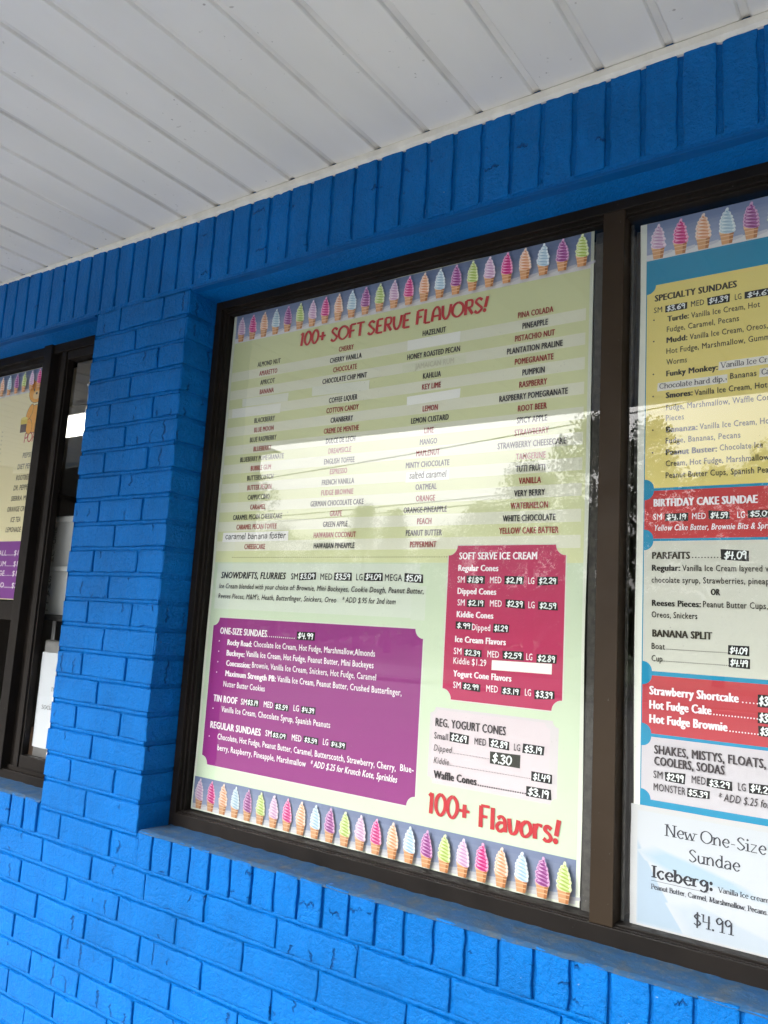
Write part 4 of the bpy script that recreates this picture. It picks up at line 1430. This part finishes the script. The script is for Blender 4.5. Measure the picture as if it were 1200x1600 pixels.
for i in range(6): m.box(-.70 + .006 * random.random(), -.55 + .006 * random.random(), .205, .33, 1.1012 + i * .008, 1.1060 + i * .008)
m.build('sheets', M['paper'], pp)
# the room's strip light, switched on
fx = empty('ceiling_light', (-1.62, .84, 2.46)); tag(fx, 'lit fluorescent strip on the ceiling inside the serving window', 'ceiling light')
m = MB(); m.box(-2.2, -1.32, .72, .98, 2.462, 2.4995, .003); m.build('light_housing', M['plastic'], fx)
em = bpy.data.materials.new('lit_diffuser'); em.use_nodes = True
em.node_tree.nodes['Principled BSDF'].inputs['Emission Color'].default_value = (1, .96, .86, 1)
em.node_tree.nodes['Principled BSDF'].inputs['Emission Strength'].default_value = 1.1
m = MB(); m.box(-2.18, -1.34, .74, .96, 2.445, 2.4615, .004); m.build('diffuser', em, fx)

# ------------------------------------------------------------------ the street side, which the panes mirror
def struct(name, mb, mat):
    o = mb.build(name, mat); o['kind'] = 'structure'; return o
g = MB(); g.box(-700, 700, -700, 700, -1.0, -.16); struct('ground', g, M['grass'])
g = MB(); g.box(-4.6, 5.0, -2.6, .10, -.16, 0.0, .01); struct('walkway', g, M['concrete'])
g = MB(); g.mesh([(-45, -22, -.154), (45, -22, -.154), (45, -1.0, -.154), (-45, -1.0, -.154)], [(0, 1, 2, 3)]); struct('parking_lot', g, M['asphalt'])
g = MB(); g.mesh([(-300, -33, -.152), (300, -33, -.152), (300, -25, -.152), (-300, -25, -.152)], [(0, 1, 2, 3)]); struct('road', g, M['asphalt'])
g = MB()
g.mesh([(-300, -29.1, -.148), (300, -29.1, -.148), (300, -28.95, -.148), (-300, -28.95, -.148)], [(0, 1, 2, 3)])
struct('painted_markings', g, M['line'])

def tree_meshes(seed, h, r, conifer=False, mat='leafA'):
    rg = random.Random(seed)
    t = MB(); base = h * .22
    t.tube([(0, 0, -.16), (rg.gauss(0, .1), rg.gauss(0, .1), base), (rg.gauss(0, .2), rg.gauss(0, .2), h * .8)], [h * .03, h * .022, h * .006])
    for i in range(7):
        a = rg.uniform(0, 6.28); z = rg.uniform(base, h * .6)
        t.tube([(0, 0, z), (math.cos(a) * r * .4, math.sin(a) * r * .4, z + h * .1), (math.cos(a) * r * .8, math.sin(a) * r * .8, z + h * .18)], [h * .011, h * .007, h * .003], 5)
    c = MB()
    clumps = []
    for i in range(72):
        u = rg.random()
        z = base + (h - base) * (u ** .8)
        k = (z - base) / (h - base)
        rad = r * ((1 - k) * .95 + .05 if conifer else math.sin(math.pi * min(1, .14 + .86 * k)) ** .6)
        a = rg.uniform(0, 6.28); q = rad * math.sqrt(rg.random())
        clumps.append((Vector((math.cos(a) * q, math.sin(a) * q, z)), r * rg.uniform(.16, .34)))
    for cc, cr in clumps:
        for j in range(165):
            d = Vector((rg.gauss(0, 1), rg.gauss(0, 1), rg.gauss(0, .8))).normalized() * cr * rg.random() ** .45
            p = cc + d; n = Vector((rg.gauss(0, 1), rg.gauss(0, 1), rg.gauss(.4, 1))).normalized()
            u = n.orthogonal().normalized(); v = n.cross(u); s = rg.uniform(.05, .11) * h / 10
            c.poly([p - u * s, p + v * s * .6, p + u * s, p - v * s * .6])
    return t, c
def tree(name, label, x, y, h, r, seed, conifer=False, mat='leafA'):
    t, c = tree_meshes(seed, h, r, conifer)
    P_ = empty(name, (x, y, -.16)); tag(P_, label, 'tree', 'trees across the road')
    for mb, nm, mm in ((t, 'trunk', M['bark']), (c, 'crown', M[mat])):
        o = mb.build(nm, mm); o.parent = P_
def polar(az, dist): return (.5 + dist * math.sin(R(az)), -dist * math.cos(R(az)))
TREES = [  # bearing from the wall's normal, distance, height, spread, conifer, label
    (-55, 31, 9.6, 3.4, 0, 'broad green tree at the far left of the trees across the road'),
    (-48.5, 30, 9.8, 3.0, 0, 'rounded green tree just left of the open sky between the trees'),
    (-45.5, 66, 10.5, 3.4, 1, 'narrow dark conifer furthest left in the low row across the road'),
    (-42.5, 72, 10.3, 4.6, 0, 'low broad tree in the far row left of the conifers'),
    (-39.5, 74, 9.2, 4.8, 0, 'lowest broad tree in the far row'),
    (-36.5, 62, 11.2, 3.6, 1, 'pointed conifer in the far row, taller of the middle pair'),
    (-34.2, 60, 10.6, 3.4, 1, 'pointed conifer in the far row, shorter of the middle pair'),
    (-31.2, 70, 9.6, 4.2, 0, 'bushy tree in the dip of the far row'),
    (-27.5, 48, 9.6, 3.6, 0, 'bushy tree at the foot of the big tree across the road'),
    (-24.0, 40, 10.4, 3.6, 0, 'mid green tree leaning on the big tree across the road'),
    (-19.5, 33, 10.9, 2.9, 0, 'tall loose tree opposite the mullion'),
    (-16.0, 36, 11.6, 3.2, 0, 'tall dense tree right of the loose one opposite the mullion'),
    (-11.2, 40, 10.2, 3.0, 0, 'tree with a gap of sky beside it opposite the sundae menu'),
    (-6.0, 36, 11.2, 3.0, 0, 'tall green tree almost straight across from the sundae menu'),
    (2.0, 38, 11.6, 4.2, 0, 'broad tree straight across the road'),
    (11, 40, 11, 4.6, 0, 'broad tree right of straight across the road'),
    (24, 44, 12, 5.0, 0, 'big tree at the right end of the row across the road'),
]
for i, (az, dist, h, r, con, lab) in enumerate(TREES):
    x, y = polar(az, dist); tree('conifer_tree' if con else 'leafy_tree', lab, x, y, h, r, 70 + i, bool(con), 'leafB' if con or i % 3 == 0 else 'leafA')
def pole(x, y, h, label):
    P_ = empty('utility_pole', (x, y, -.16)); tag(P_, label, 'utility pole', 'utility poles')
    m = MB(); m.tube([(x, y, -.16), (x, y, h)], [.16, .11], 12); m.build('pole_shaft', M['wood'], P_)
    m = MB(); m.box(x - .9, x + .9, y - .05, y + .05, h - .5, h - .38); m.build('crossarm', M['wood'], P_)
pole(-36.0, -20.2, 7.2, 'grey wooden utility pole far left beyond the parking lot'); pole(9.5, -20.2, 10.0, 'grey wooden utility pole to the right beyond the parking lot')
def wire(a, b, sag, label, rad=.02):
    pts = []
    for i in range(25):
        t = i / 24; p = Vector(a).lerp(Vector(b), t); p.z -= sag * 4 * t * (1 - t); pts.append(p)
    m = MB(); m.tube(pts, rad, 5); tag(m.build('overhead_wire', M['wire']), label, 'wire', 'wires over the parking lot')
wire((-36, -20.2, 6.2), (9.5, -20.2, 9.6), .55, 'highest single cable strung between the utility poles')
wire((-36, -20.3, 5.1), (9.5, -20.3, 7.0), .35, 'upper of the two low parallel cables between the poles')
wire((-36, -20.25, 4.9), (9.5, -20.25, 6.75), .35, 'lower of the two low parallel cables between the poles')

# added, unseen dark building that darkens the reflection in the left panes
nb = empty('added_dark_building', (-17.0, -9.0, -.16)); tag(nb, 'added dark brown two-storey building, unseen, darkening the reflection in the left panes', 'building')
m = MB(); m.box(-22, -13.5, -14.0, -2.5, -.16, 6.2); m.build('wall', simple('backdrop_brown', (0.045, 0.034, 0.028, 1), .85, var=.25, scale=2), nb)
m = MB(); m.mesh([(-22.4, -14.4, 6.2), (-13.1, -14.4, 6.2), (-13.1, -2.1, 6.2), (-22.4, -2.1, 6.2), (-17.7, -14.4, 8.0), (-17.7, -2.1, 8.0)], [(0, 1, 4), (2, 3, 5), (1, 2, 5, 4), (3, 0, 4, 5), (3, 2, 1, 0)]); m.build('roof', M['roof'], nb)
for yy in (-12.5, -9.0, -5.5):
    for zz in (1.0, 3.9):
        m = MB(); m.box(-13.49, -13.42, yy, yy + 1.1, zz, zz + 1.4, .01); w_ = m.build('window', M['frame'], nb)
        m = MB(); m.box(-13.419, -13.405, yy + .08, yy + 1.02, zz + .08, zz + 1.32); m.build('pane', M['rubber'], w_)
# the wooded bank behind the trees
g = MB(); rg = random.Random(3)
for i in range(15000):
    az = rg.uniform(-62, 40); dist = rg.uniform(76, 96)
    x, y = polar(az, dist); top = 6.6 + 1.6 * noise.noise(Vector((az * .25, 1, 1))) + .8 * noise.noise(Vector((az * 1.3, 4, 1)))
    z = -.2 + top * rg.random() ** .7
    p = Vector((x, y, z)); n_ = Vector((rg.gauss(0, 1), rg.gauss(.8, 1), rg.gauss(.3, 1))).normalized(); u = n_.orthogonal().normalized(); v = n_.cross(u); q = rg.uniform(.35, .75)
    g.poly([p - u * q, p + v * q * .6, p + u * q, p - v * q * .6])
o = g.build('far_woods', M['leafB']); tag(o, 'low dark mass of woods behind the trees across the road', 'woods', kind='stuff')
g = MB(); g.box(-45, 45, -22.3, -22.0, -.16, -.03, .01); o = struct('kerb', g, M['concrete'])
